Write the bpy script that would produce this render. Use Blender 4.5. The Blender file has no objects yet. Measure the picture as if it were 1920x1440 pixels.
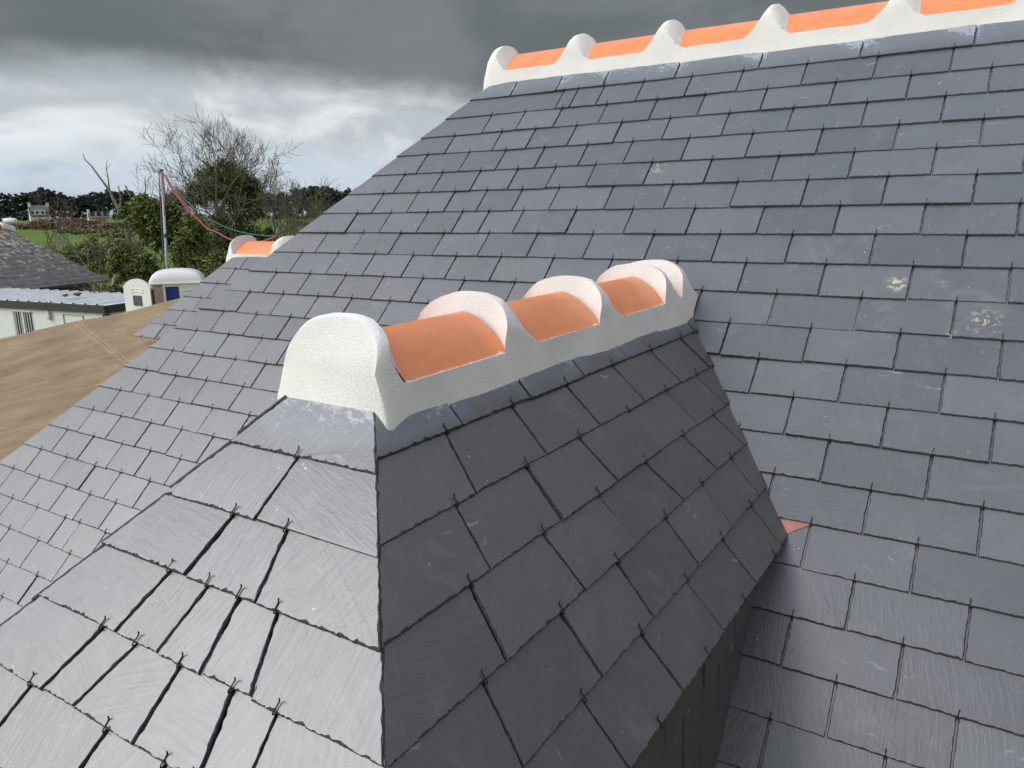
import bpy, bmesh, math, random
from mathutils import Vector, Matrix, noise
R_ = math.radians
random.seed(7)
sc = bpy.context.scene
COL = sc.collection

# ------------------------------------------------------------------ camera
CW = Vector((0.63948, -2.30073, 0.15999))
CR = Matrix(((0.8434689, -0.106712, 0.526472), (0.537003, 0.1925221, -0.8213179), (-0.013713, 0.9754731, 0.2196911)))
FPX = 1429.56
cd = bpy.data.cameras.new('camera'); cam = bpy.data.objects.new('camera', cd); COL.objects.link(cam)
cam.matrix_world = Matrix.Translation(CW) @ CR.to_4x4()
cd.sensor_width = 36; cd.lens = FPX / 1920 * 36; cd.clip_start = .02; cd.clip_end = 20000
sc.camera = cam

def ray(x, y): return CR @ Vector(((x - 960) / FPX, -(y - 720) / FPX, -1.0))
def at(x, y, d): return CW + ray(x, y) * d                    # d = depth along the view axis, metres
def hit(x, y, P0, n):
    d = ray(x, y); return CW + d * ((P0 - CW).dot(n) / d.dot(n))

# ------------------------------------------------------------------ light
SUN_AZ = math.atan2(-0.72, -0.66)       # direction the light comes from (world x, y)
SUN_EL = R_(34)
sdir = Vector((math.cos(SUN_AZ) * math.cos(SUN_EL), math.sin(SUN_AZ) * math.cos(SUN_EL), math.sin(SUN_EL)))
sl = bpy.data.lights.new('sun', 'SUN'); sl.energy = 1.45; sl.angle = R_(46); sl.color = (1, .98, .955)
so = bpy.data.objects.new('sun', sl); COL.objects.link(so)
so.rotation_euler = sdir.to_track_quat('Z', 'Y').to_euler(); so.location = (0, 0, 30)
sc.view_settings.view_transform = 'Standard'; sc.view_settings.look = 'None'
sc.view_settings.exposure = 0.48; sc.view_settings.gamma = 1.0; sc.view_settings.use_curve_mapping = False

class NT:
    """tiny node helper"""
    def __init__(s, nt): s.t = nt; s.n = nt.nodes; s.l = nt.links
    def new(s, typ, **kw):
        nd = s.n.new(typ)
        for k, v in kw.items():
            if k[0] == '_': setattr(nd, k[1:], v)
        for k, v in kw.items():
            if k[0] != '_':
                sock = nd.inputs[int(k[1:])] if k[0] == 'i' and k[1:].isdigit() else nd.inputs[k.replace('__', ' ')]
                s.put(sock, v)
        return nd
    def put(s, sock, v):
        if isinstance(v, bpy.types.NodeSocket): s.l.new(v, sock)
        else: sock.default_value = v
    def math(s, op, a, b=0.0, c=0.0, clamp=False):
        nd = s.n.new('ShaderNodeMath'); nd.operation = op; nd.use_clamp = clamp
        s.put(nd.inputs[0], a); s.put(nd.inputs[1], b)
        if len(nd.inputs) > 2: s.put(nd.inputs[2], c)
        return nd.outputs[0]
    def vmath(s, op, a, b=(0, 0, 0), out=0):
        nd = s.n.new('ShaderNodeVectorMath'); nd.operation = op
        s.put(nd.inputs[0], a)
        if op == 'SCALE': s.put(nd.inputs[3], b)
        else: s.put(nd.inputs[1], b)
        return nd.outputs[out]
    def mix(s, f, a, b, mode='MIX'):
        nd = s.n.new('ShaderNodeMix'); nd.data_type = 'RGBA'; nd.blend_type = mode
        s.put(nd.inputs[0], f); s.put(nd.inputs[6], a); s.put(nd.inputs[7], b); return nd.outputs[2]
    def ramp(s, f, stops, interp='LINEAR'):
        nd = s.n.new('ShaderNodeValToRGB'); cr = nd.color_ramp; cr.interpolation = interp
        while len(cr.elements) < len(stops): cr.elements.new(.5)
        for e, (p, c) in zip(cr.elements, stops):
            e.position = p; e.color = tuple(c) + (1,) if hasattr(c, '__len__') else (c, c, c, 1)
        s.put(nd.inputs[0], f); return nd.outputs[0]
    def rng(s, v, a, b, c=0.0, d=1.0, smooth=True):
        nd = s.n.new('ShaderNodeMapRange'); nd.interpolation_type = 'SMOOTHSTEP' if smooth else 'LINEAR'
        for i, q in enumerate((v, a, b, c, d)): s.put(nd.inputs[i], q)
        return nd.outputs[0]
    def noise(s, vec, scale, detail=4, rough=.5, dist=0.0, w=None):
        nd = s.n.new('ShaderNodeTexNoise')
        if w is not None: nd.noise_dimensions = '4D'; s.put(nd.inputs['W'], w)
        s.put(nd.inputs['Vector'], vec); s.put(nd.inputs['Scale'], scale); s.put(nd.inputs['Detail'], detail)
        s.put(nd.inputs['Roughness'], rough); s.put(nd.inputs['Distortion'], dist); return nd.outputs[0]

world = bpy.data.worlds.new('World'); sc.world = world; world.use_nodes = True
W = NT(world.node_tree); W.n.clear()
tc = W.new('ShaderNodeTexCoord'); D = tc.outputs['Generated']
sep = W.new('ShaderNodeSeparateXYZ', Vector=D)
zx, zy, zz = sep.outputs
sky = W.new('ShaderNodeTexSky', _sky_type='NISHITA', _sun_disc=False, _sun_elevation=SUN_EL,
            _sun_rotation=math.atan2(sdir.x, sdir.y), _air_density=1.2, _dust_density=2.0)
pv = W.new('ShaderNodeCombineXYZ', X=zx, Y=zy, Z=W.math('MULTIPLY', zz, 2.1)).outputs[0]
n1 = W.noise(pv, 2.6, 5, .50, .3)          # large masses
n2 = W.noise(pv, 9.0, 8, .60, .35)         # billows
n3 = W.noise(pv, 4.6, 7, .56, .5)
# underside of the dark deck, scene-linear x10 because the background strength is 0.1
dark = W.mix(W.rng(n3, .34, .68), (.92, 1.0, 1.01, 1), (1.40, 1.49, 1.51, 1))
elv = W.math('ADD', zz, W.math('MULTIPLY', W.math('SUBTRACT', n1, .5), .10))
elv = W.math('ADD', elv, W.math('MULTIPLY', W.math('SUBTRACT', n2, .5), .035))
bright = W.mix(W.rng(n3, .40, .62), (3.7, 3.95, 4.2, 1), (6.5, 6.7, 6.85, 1))
bright = W.mix(W.math('MULTIPLY', W.rng(n2, .45, .75), .18), bright, (2.9, 3.2, 3.5, 1))
low = W.mix(W.rng(W.noise(pv, 6, 6, .55, .5), .36, .62), (2.7, 3.35, 4.1, 1), (4.4, 5.0, 5.7, 1))
bright = W.mix(W.rng(elv, .045, .095), low, bright)
west = W.rng(W.math('MULTIPLY', zx, -1.0), .45, .95)
edge = W.math('ADD', W.math('MULTIPLY', west, .030), .118)
deck = W.rng(W.math('SUBTRACT', elv, edge), -.022, .040)
cl = W.mix(deck, bright, dark)
# overhead the deck thins to a bluish grey
zen = W.rng(zz, .36, .80)
cl = W.mix(W.math('MULTIPLY', zen, .85), cl, W.mix(W.rng(n2, .3, .7), (5.2, 5.7, 7.5, 1), (6.6, 7.1, 9.2, 1)))
# behind and left of the camera the cover is thin and bright
bk = W.vmath('DOT_PRODUCT', D, (-.80, -.46, .40), 1)
thin = W.rng(bk, .62, .95)
cl = W.mix(thin, cl, W.mix(W.rng(n2, .3, .7), (6.2, 6.5, 6.9, 1), (8.8, 9.1, 9.5, 1)))
wide_ = W.rng(W.vmath('DOT_PRODUCT', D, (-.45, -.86, .22), 1), .20, .8)
cl = W.mix(W.math('MULTIPLY', W.math('MULTIPLY', wide_, W.math('SUBTRACT', 1.0, thin)), W.rng(W.math('MULTIPLY', zy, -1.0), -.25, .15)), cl, W.mix(W.rng(n2, .3, .7), (6.0, 6.2, 6.5, 1), (9.5, 9.7, 9.9, 1)))
rt = W.rng(W.vmath('DOT_PRODUCT', D, (.78, -.60, .15), 1), .35, .9)
cl = W.mix(W.math('MULTIPLY', rt, .45), cl, (5.0, 4.5, 3.9, 1))
skyc = W.mix(0.93, sky.outputs[0], cl)
gnd = W.mix(W.rng(zz, -.04, -.005), (1.1, 1.06, .98, 1), skyc)
bg = W.new('ShaderNodeBackground', Color=gnd, Strength=.1)
wo = W.new('ShaderNodeOutputWorld', Surface=bg.outputs[0])

# ------------------------------------------------------------------ materials
MATS = {}
def mat(name):
    m = bpy.data.materials.new(name); m.use_nodes = True; t = NT(m.node_tree); t.n.clear()
    b = t.n.new('ShaderNodeBsdfPrincipled'); o = t.n.new('ShaderNodeOutputMaterial'); t.l.new(b.outputs[0], o.inputs[0])
    MATS[name] = m; return m, t, b
def bump(t, b, h, dist, strength=1.0, normal=None):
    nd = t.new('ShaderNodeBump', Strength=strength, Distance=dist, Height=h)
    if normal is not None: t.put(nd.inputs['Normal'], normal)
    t.l.new(nd.outputs[0], b.inputs['Normal']); return nd.outputs[0]
def simple(name, col, rough=.6, nscale=8, var=.15, bmp=.0, metal=0, spec=.5):
    m, t, b = mat(name); o = t.new('ShaderNodeTexCoord').outputs['Object']
    n = t.noise(o, nscale, 6, .6)
    c0 = tuple(c * (1 - var) for c in col) + (1,); c1 = tuple(min(1, c * (1 + var)) for c in col) + (1,)
    t.put(b.inputs['Base Color'], t.mix(t.rng(n, .3, .7), c0, c1)); b.inputs['Roughness'].default_value = rough
    b.inputs['Metallic'].default_value = metal; b.inputs['Specular IOR Level'].default_value = spec
    if bmp: bump(t, b, t.noise(o, nscale * 6, 5, .6), bmp)
    return m

def slate_material(name, ca, cb, rough=.44, smear=True, spec=.5):
    m, t, b = mat(name)
    o = t.new('ShaderNodeTexCoord').outputs['Object']
    uv = t.new('ShaderNodeUVMap', _uv_map='grain').outputs[0]
    rnd = t.new('ShaderNodeAttribute', _attribute_name='rnd').outputs['Fac']
    sm = t.new('ShaderNodeAttribute', _attribute_name='smear').outputs['Fac']
    w = t.math('MULTIPLY', rnd, 37.0)
    big = t.noise(uv, 7, 5, .6, .4, w)
    st = t.new('ShaderNodeMapping', Vector=uv, Scale=(16, 140, 16)).outputs[0]
    streak = t.noise(st, 1, 6, .65, .6, w)
    fine = t.noise(uv, 260, 4, .6, 0)
    tone = t.math('ADD', t.math('MULTIPLY', big, .62), t.math('MULTIPLY', rnd, .34))
    c = t.mix(t.rng(tone, .22, .78), ca + (1,), cb + (1,))
    c = t.mix(t.math('MULTIPLY', t.rng(streak, .42, .75), .16), c, tuple(x * 1.35 for x in cb) + (1,))
    c = t.mix(t.math('MULTIPLY', t.rng(fine, .50, .70), .28), c, tuple(x * .6 for x in ca) + (1,))
    c = t.mix(t.math('MULTIPLY', t.rng(t.math('FRACT', t.math('MULTIPLY', rnd, 7.3)), .55, .95), .28), c, (cb[0] * .92, cb[1] * 1.01, cb[2] * .95, 1))
    c = t.mix(t.math('MULTIPLY', t.rng(t.noise(uv, 26, 6, .7, 1.2, w), .52, .70), .22), c, tuple(x * 1.5 for x in cb) + (1,))
    # pale dust blotches and rubbed marks
    du = t.math('MULTIPLY', t.rng(t.noise(o, 11, 7, .68, .8), .54, .72), .26)
    c = t.mix(du, c, tuple(.10 + x * 1.1 for x in cb) + (1,))
    # paint and lime specks
    vor = t.new('ShaderNodeTexVoronoi', _feature='F1', Vector=t.vmath('ADD', uv, t.vmath('SCALE', t.new('ShaderNodeCombineXYZ', X=t.noise(uv, 90, 2), Y=t.noise(uv, 91, 2)).outputs[0], .012)), Scale=62.0)
    spk = t.math('MULTIPLY', t.math('LESS_THAN', vor.outputs['Distance'], .105), t.rng(t.noise(o, 5.5, 3, .6), .53, .62))
    spk = t.math('MULTIPLY', spk, t.math('GREATER_THAN', t.noise(uv, 35, 1), .55))
    c = t.mix(t.math('MULTIPLY', spk, .75), c, (.62, .63, .64, 1))
    scr = t.new('ShaderNodeMapping', Vector=t.vmath('ADD', uv, t.vmath('SCALE', t.new('ShaderNodeCombineXYZ', X=t.noise(uv, 14, 3), Y=t.noise(uv, 17, 3)).outputs[0], .05)), Scale=(70, 9, 30)).outputs[0]
    sc_ = t.math('MULTIPLY', t.rng(t.noise(scr, 1, 3, .7), .62, .72), t.rng(t.noise(o, 7, 2), .50, .60))
    c = t.mix(t.math('MULTIPLY', sc_, .35), c, (.50, .51, .52, 1))
    # render slurry wiped over the slates next to the ridges
    sn = t.noise(t.new('ShaderNodeMapping', Vector=uv, Scale=(110, 40, 40)).outputs[0], 1, 6, .74, .2)
    sf = t.math('MULTIPLY', t.rng(t.math('ADD', sn, t.math('MULTIPLY', sm, .36)), .74, .84), t.rng(sm, .0, .5))
    c = t.mix(t.math('MULTIPLY', t.rng(sm, 0, .35), .55), c, (.15, .17, .205, 1))
    sf = t.math('MULTIPLY', sf, .42)
    c = t.mix(sf, c, (.55, .60, .68, 1))
    # ochre stains at fixed spots
    for (p, r, th) in STAINS:
        d = t.vmath('DISTANCE', o, tuple(p), 1)
        f = t.math('MULTIPLY', t.rng(d, r, r * .25), t.rng(t.noise(o, 70, 4, .7), th, th + .10))
        c = t.mix(t.math('MULTIPLY', f, .85), c, (.62, .54, .34, 1))
    t.put(b.inputs['Base Color'], c)
    rr = t.math('ADD', rough - .06, t.math('MULTIPLY', t.noise(uv, 30, 4, .6, 0, w), .14))
    t.put(b.inputs['Roughness'], rr); b.inputs['Specular IOR Level'].default_value = .62; b.inputs['IOR'].default_value = 1.8
    h = t.math('ADD', t.math('MULTIPLY', streak, .65), t.math('MULTIPLY', big, 1.1))
    # riven steps: terraces in the relief
    ter = t.noise(t.new('ShaderNodeMapping', Vector=uv, Scale=(11, 22, 10)).outputs[0], 1, 3, .5, .9, w)
    step = t.rng(t.math('ABSOLUTE', t.math('SUBTRACT', t.math('FRACT', t.math('MULTIPLY', ter, 4.0)), .5)), .44, .5)
    step = t.math('MULTIPLY', step, t.rng(t.noise(uv, 12, 2, .5, 0, w), .55, .66))
    h = t.math('ADD', h, t.math('MULTIPLY', step, .12))
    h = t.math('ADD', h, t.math('MULTIPLY', fine, .12))
    bump(t, b, h, .0016, .75)
    return m

def edge_material(name, col):
    m, t, b = mat(name); o = t.new('ShaderNodeTexCoord').outputs['Object']
    n = t.noise(o, 420, 4, .7)
    t.put(b.inputs['Base Color'], t.mix(t.rng(n, .35, .65), tuple(c * .4 for c in col) + (1,), tuple(c * 2.0 for c in col) + (1,)))
    b.inputs['Roughness'].default_value = .62; bump(t, b, n, .003); return m

# ------------------------------------------------------------------ object helpers
def props(o, label=None, cat=None, group=None, kind=None):
    if label: o['label'] = label
    if cat: o['category'] = cat
    if group: o['group'] = group
    if kind: o['kind'] = kind
    return o
def mesh(name, v, f, mats, parent=None, smooth=False, mi=None):
    me = bpy.data.meshes.new(name); me.from_pydata([tuple(a) for a in v], [], f); me.update()
    o = bpy.data.objects.new(name, me); COL.objects.link(o)
    for m in (mats if isinstance(mats, (list, tuple)) else [mats]): me.materials.append(m)
    if mi: me.polygons.foreach_set('material_index', mi)
    if smooth: me.polygons.foreach_set('use_smooth', [True] * len(me.polygons))
    if parent:
        o.parent = parent
        o.matrix_parent_inverse = PWI(parent)
    return o
def PW(o):
    m = Matrix.LocRotScale(o.location, o.rotation_euler, o.scale)
    return PW(o.parent) @ o.matrix_parent_inverse @ m if o.parent else m
def PWI(o): return PW(o).inverted()
def empty(name, loc=(0, 0, 0), rz=0, **kw):
    o = bpy.data.objects.new(name, None); COL.objects.link(o); o.location = loc; o.rotation_euler = (0, 0, rz)
    o.empty_display_size = .2; return props(o, **kw)
class MB:
    def __init__(s): s.v = []; s.f = []; s.m = []
    def add(s, vs, fs, mi=0):
        k = len(s.v); s.v += [Vector(a) for a in vs]; s.f += [[i + k for i in g] for g in fs]; s.m += [mi] * len(fs)
    def box(s, c, d, rot=None, mi=0):
        c = Vector(c); h = Vector(d) / 2; vs = []
        for z in (-1, 1):
            for (x, y) in ((-1, -1), (1, -1), (1, 1), (-1, 1)):
                p = Vector((x * h.x, y * h.y, z * h.z)); vs.append(c + (rot @ p if rot else p))
        s.add(vs, [[3, 2, 1, 0], [4, 5, 6, 7], [0, 1, 5, 4], [1, 2, 6, 5], [2, 3, 7, 6], [3, 0, 4, 7]], mi)
    def hexa(s, b, t, mi=0):      # bottom quad b (ccw from above), top quad t
        s.add(list(b) + list(t), [[3, 2, 1, 0], [4, 5, 6, 7], [0, 1, 5, 4], [1, 2, 6, 5], [2, 3, 7, 6], [3, 0, 4, 7]], mi)
    def tube(s, pts, rad, n=6, mi=0, cap=True):
        pts = [Vector(p) for p in pts]; L = len(pts); base = len(s.v)
        rad = rad if hasattr(rad, '__len__') else [rad] * L
        up = None; rings = []
        for i, p in enumerate(pts):
            t = (pts[min(i + 1, L - 1)] - pts[max(i - 1, 0)]).normalized()
            if up is None: up = t.orthogonal().normalized()
            up = (up - t * up.dot(t)); up = up.normalized() if up.length > 1e-6 else t.orthogonal().normalized()
            w = t.cross(up)
            for k in range(n):
                a = 2 * math.pi * k / n; s.v.append(p + (up * math.cos(a) + w * math.sin(a)) * rad[i])
        for i in range(L - 1):
            for k in range(n):
                a = base + i * n + k; b = base + i * n + (k + 1) % n
                s.f.append([a, b, b + n, a + n]); s.m.append(mi)
        if cap:
            s.f.append([base + k for k in range(n)][::-1]); s.m.append(mi)
            s.f.append([base + (L - 1) * n + k for k in range(n)]); s.m.append(mi)
    def build(s, name, mats, parent=None, smooth=False): return mesh(name, s.v, s.f, mats, parent, smooth, s.m)

# ------------------------------------------------------------------ slate slopes
class Slope:
    def __init__(s, O, ax, up): s.O = Vector(O); s.ax = Vector(ax).normalized(); s.up = Vector(up).normalized(); s.n = s.ax.cross(s.up)
    def P(s, a, q, h=0.0): return s.O + s.ax * a + s.up * q + s.n * h
    def px(s, x, y, h=0.0):
        p = hit(x, y, s.O + s.n * h, s.n) - s.O; return p.dot(s.ax), p.dot(s.up)
SCN = 0
class SlateMesh:
    def __init__(s, S, t, seed=1):
        s.S = S; s.t = t; s.v = []; s.f = []; s.m = []; s.uv = []; s.at = []; s.r = random.Random(seed)
    def slate(s, bl, br, tr, tl, ext, e, smear=0.0, chip=1.0, rnd=None, thick=None):
        r = s.r; t = (thick or s.t) * r.uniform(.88, 1.15)
        bl, br, tr, tl = map(lambda q: Vector((q[0], q[1])), (bl, br, tr, tl))
        lL = (tl - bl); lR = (tr - br); H = max(.02, .5 * (lL.y + lR.y))
        tl2 = bl + lL * (1 + ext / max(lL.y, .02)); tr2 = br + lR * (1 + ext / max(lR.y, .02))
        if tl2.x > tr2.x - .01:
            mx = .5 * (tl2.x + tr2.x); tl2.x = mx - .006; tr2.x = mx + .006
        rnd = r.random() if rnd is None else rnd
        sk = r.uniform(-.0018, .0018); dz = r.uniform(-.0008, .0012)
        pts = []; kind = []
        def seg(A, B, step, amp, side):
            L = (B - A).length; n = max(2, int(L / step)); d = (B - A) / n; nrm = Vector((d.y, -d.x)).normalized()
            ph = r.uniform(0, 100); o = []
            for i in range(n):
                q = A + d * i
                if 0 < i: q = q + nrm * (amp * noise.noise(Vector((ph, i * step * 60, 0))) * .7 + amp * .5 * r.uniform(-1, 1)) + d * r.uniform(-.25, .25)
                pts.append(q); kind.append(side)
        seg(bl, br, .0042, .0010, 0); seg(br, tr2, .007, .0010, 1)
        pts.append(tr2); kind.append(3); pts.append(tl2); kind.append(3)
        seg(tl2, bl, .007, .0010, 2)
        # chamfer corners a little
        n = len(pts); cen = sum(pts, Vector((0, 0))) / n
        x0 = min(bl.x, tl.x); wd = max(.01, br.x - bl.x); ph = r.uniform(0, 500)
        def top(q): return dz + t * (1 - (q.y - bl.y) / H) + t + sk * ((q.x - bl.x) / wd - .5)
        L0, L1, L2 = [], [], []
        for i, q in enumerate(pts):
            a = pts[i - 1]; b = pts[(i + 1) % n]; tan = (b - a)
            inw = Vector((-tan.y, tan.x)).normalized() if tan.length > 1e-9 else Vector((0, 0))
            nz = noise.noise(Vector((ph, q.x * 75, q.y * 75))) + .7 * noise.noise(Vector((ph + 9, q.x * 190, q.y * 190)))
            k = kind[i]
            if k == 0: w = .0010 + .0026 * max(0, nz + .15) * chip + r.uniform(0, .0016)
            elif k in (1, 2): w = .0008 + .0018 * max(0, nz + .1) * chip + r.uniform(0, .0010)
            else: w = .0
            H0 = top(q)
            L0.append((q, H0 - t * .98)); L1.append((q + inw * w * .25, H0 - t * .34 + r.uniform(-.22, .22) * t)); L2.append((q + inw * w, H0))
        base = len(s.v); th = r.uniform(-.45, .45) + (math.pi / 2 if r.random() < .72 else 0); ct, st = math.cos(th), math.sin(th); ou, ov = r.uniform(0, 40), r.uniform(0, 40)
        for L in (L0, L1, L2):
            for q, h in L:
                s.v.append(s.S.P(q.x, q.y, h)); s.uv.append((q.x * ct - q.y * st + ou, q.x * st + q.y * ct + ov))
                s.at.append((rnd, smear if not callable(smear) else smear(q)))
        for j in (0, 1):
            for i in range(n):
                if kind[i] == 3 and kind[(i + 1) % n] == 3: continue
                a = base + j * n + i; b = base + j * n + (i + 1) % n
                s.f.append([a, b, b + n, a + n]); s.m.append(1)
        s.f.append([base + 2 * n + i for i in range(n)]); s.m.append(0)
    def build(s, name, mats, parent, extra=None):
        if extra:
            k = len(s.v)
            for vs, fs, mi in extra:
                k = len(s.v); s.v += vs; s.uv += [(v[0], v[1]) for v in vs]; s.at += [(.5, 0)] * len(vs)
                s.f += [[i + k for i in g] for g in fs]; s.m += [mi] * len(fs)
        o = mesh(name, s.v, s.f, mats, parent, False, s.m); me = o.data
        uvl = me.uv_layers.new(name='grain'); li = [0] * len(me.loops); me.loops.foreach_get('vertex_index', li)
        fl = []
        for i in li: fl += s.uv[i]
        uvl.data.foreach_set('uv', fl)
        for k, nm in enumerate(('rnd', 'smear')):
            A = me.attributes.new(nm, 'FLOAT', 'POINT'); A.data.foreach_set('value', [a[k] for a in s.at])
        return o

AL = .8050972; E = .110696; WD = .22
MAIN = Slope((0, 0, 0), (1, 0, 0), (0, math.cos(AL), math.sin(AL)))
STAINS = [(hit(1682, 536, MAIN.O, MAIN.n), .036, .46), (hit(1845, 608, MAIN.O, MAIN.n), .055, .53), (hit(1228, 320, MAIN.O, MAIN.n), .05, .55),
          (hit(1783, 628, MAIN.O, MAIN.n), .02, .48)]
m_slate = slate_material('slate_blue_grey', (.064, .070, .078), (.110, .117, .127), rough=.33)
STAINS = []
m_slate_side = slate_material('slate_side_shaded', (.060, .060, .052), (.092, .092, .081), rough=.40)  # same slate as the main slope, colour darkened for the shaded side
m_slate_cheek = slate_material('slate_cheek_shaded', (.026, .026, .026), (.042, .042, .042), rough=.55)  # slate colour darkened to stand in for the shade under the eave
m_edge = edge_material('slate_edge', (.046, .047, .054))  # chipped edge tone, darkened to deepen the shadow line under each course
m_under = simple('roof_underlay', (.02, .02, .022), .9)
m_hook = simple('black_wire', (.02, .018, .024), .38, 200, .3, metal=.3)
m_copper = simple('copper_sheet', (.50, .22, .16), .5, 40, .25, .0003, metal=.15)
m_whitewall = simple('white_render', (.74, .74, .72), .8, 30, .05, .002)

house = empty('house', (0, 0, -3.6), label='slate roofed house with a hipped dormer and orange ridge tiles bedded in white render', cat='house')

# ---- main slope: joints measured along each course line (u in slate widths)
def u_left(v): return -6.18 - .3633 * (v + 8.84)
def reg(ox, oy, L): return [(ox + x / 3, oy + y / 3) for x, y in L]
JP = {
 -8: [(943, 179), (1020, 172), (1102, 162), (1192, 152)],
 -7: [(900, 217), (973, 210), (1053, 203), (1138, 195), (1228, 184)],
 -6: reg(640, 100, [(638, 462), (853, 440), (1088, 425), (1325, 408), (1572, 382), (1845, 355)]),
 -5: reg(640, 100, [(490, 572), (703, 555), (932, 545), (1148, 532), (1385, 512), (1635, 490)]),
 -4: reg(640, 100, [(353, 680), (562, 668), (785, 660), (993, 650), (1205, 638), (1430, 630), (1748, 605)]),
 -3: reg(640, 100, [(210, 785), (423, 780), (640, 778), (822, 775), (1018, 768), (1225, 760), (1530, 745), (1863, 725)]),
 -2: reg(640, 100, [(68, 893), (275, 895), (487, 897), (683, 893), (830, 890), (1023, 888), (1320, 880), (1640, 868)]),
 -1: [(614, 437)] + reg(640, 100, [(123, 1010), (333, 1015), (577, 1020), (830, 1018), (1103, 1015), (1415, 1012), (1758, 1003)]),
 0: [(567, 474), (634, 475)] + reg(640, 100, [(187, 1130), (403, 1137), (645, 1143), (897, 1152), (1193, 1153), (1522, 1155), (1890, 1160)]),
 1: [(518, 511), (581, 513)] + reg(640, 100, [(25, 1248), (235, 1258), (457, 1270), (690, 1280), (975, 1293)]),
 2: reg(0, 480, [(1405, 205), (1592, 212), (1788, 228)]) + reg(640, 100, [(57, 1380), (272, 1393), (485, 1410)]),
 3: reg(0, 480, [(1260, 320), (1442, 330), (1632, 345), (1815, 362)]),
 4: reg(0, 480, [(1105, 428), (1285, 445), (1472, 462), (1635, 482)]),
 5: reg(0, 480, [(970, 538), (1140, 560), (1322, 585), (1492, 605)]),
 6: reg(0, 480, [(822, 650), (988, 675), (1160, 708), (1368, 740)]),
 7: reg(0, 480, [(675, 762), (833, 790), (1005, 825), (1193, 858), (1402, 895)]),
 8: reg(0, 480, [(523, 880), (680, 915), (847, 950), (1020, 988), (1197, 1025)]),
 9: reg(0, 480, [(377, 993), (525, 1030), (687, 1070), (845, 1108), (1015, 1153)]),
 10: reg(0, 480, [(230, 1108), (375, 1152), (535, 1195), (677, 1237), (840, 1278)]),
 11: [(25, 888), (73, 905), (124, 920), (168, 934), (217, 949)],
 12: [(23, 944), (70, 960), (122, 979), (149, 989), (197, 1006)],
 13: [(17, 1003), (71, 1025), (131, 1047)],
 14: [(14, 1066), (69, 1090)],
 15: [(4, 1132)]}
# the reading of each hook top sits a little above its line: use only the along-course value on that line
def u_on_line(x, y, v):
    P0 = MAIN.P(0, -v * E, .010); d = ray(x, y)
    # intersect the pixel column region with the course line: slide y until it falls on the line
    yy = y
    for _ in range(12):
        a, q = MAIN.px(x, yy, .008); yy += (q + v * E) * 700
    return a / WD
rows = {}
RIGHT = 8.2
KMAX = 17
for k in range(-8, KMAX):
    base = 0.0 if k % 2 == 0 else .5
    us = sorted(u_on_line(x, y, k) for x, y in JP.get(k, []))
    ul = u_left(k) 
    if not us:
        us = [ul + .75 + .5 * (k % 2)]
    lo = -2 if k <= -5 else (-1 if k < 1 else -1)
    if k == -8: lo = -1.2
    if k in (-7,): lo = -1.7
    if k in (-3, -2, -4, -1): lo = us[-1] + .7
    if k == 0: lo = us[-1] + .6
    start = base + math.ceil(lo - base)
    while start - us[-1] < .55: start += 1
    gap = start - us[-1]; n = max(1, round(gap))
    fill = [us[-1] + gap * i / n for i in range(1, n)]
    us = us + fill
    u = start
    while u < RIGHT: us.append(u + random.uniform(-.012, .012)); u += 1
    rows[k] = us
band = [MAIN.px(x, y)[0] / WD for x, y in ((958, 183), (1043, 174), (1132, 163), (1265, 150), (1423, 130), (1613, 107), (1827, 82))]
band += [band[-1] + 1.3 * i for i in range(1, 5)]
rows[-9] = band
sm = SlateMesh(MAIN, .0050, 11)
hooks_main = []
G = .0017
for k in range(-9, KMAX):
    us = [u for u in rows[k] if u < RIGHT]
    v0, v1 = (k + 1), (k if k > -9 else -9.75)
    L = [None] + us + [None]
    for i in range(len(L) - 1):
        if L[i] is None: x0b, x0t = u_left(v0) * WD, u_left(v1) * WD
        else: x0b = x0t = L[i] * WD + G
        if L[i + 1] is None: x1b = x1t = (RIGHT + .02) * WD
        else: x1b = x1t = L[i + 1] * WD - G
        jb = random.uniform(-.0016, .0016)
        cx = .5 * (x0b + x1b)
        if x1t - x0t < .03: x0t = x1t - .03 if L[i] is not None else x0t
        if k >= 1 and -0.66 < cx < .18 and k < 6 and False: continue
        ck = (lambda q: max(0, min(1, (q.y - 8.02 * E) / .06))) if k == -9 else 0.0
        sm.slate((x0b, -v0 * E + jb), (x1b, -v0 * E + jb + random.uniform(-.001, .001)), (x1t, -v1 * E), (x0t, -v1 * E), .02 if k == -9 else 1.15 * E, E, smear=ck)
    if k > -9:
        for u in us: hooks_main.append((u * WD, -k * E))
# solid body under the slates: both long slopes, hip end, gable
def hipx(y): return -1.36 - (.678 - y) * 1.04
zr = MAIN.P(0, 0).z
yr_, zr_ = .785, .785 * math.tan(AL)
sE = -KMAX * E + .01
eF = MAIN.P(0, sE, -.006); yb = 2 * yr_ - eF.y
xr = RIGHT * WD - .005
tl = hipx(yr_) + .12
bv = [Vector((tl, yr_, zr_ - .010)), Vector((xr, yr_, zr_ - .010)), Vector((xr, eF.y, eF.z)), Vector((hipx(eF.y) + .01, eF.y, eF.z)),
      Vector((xr, yb, eF.z)), Vector((hipx(eF.y) + .01, yb, eF.z))]
extra = [(bv, [[3, 2, 1, 0], [1, 4, 5, 0], [0, 5, 3], [2, 4, 1], [2, 3, 5, 4]], 2)]
roof = sm.build('roof_slope', [m_slate, m_edge, m_under], house, extra)

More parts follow.
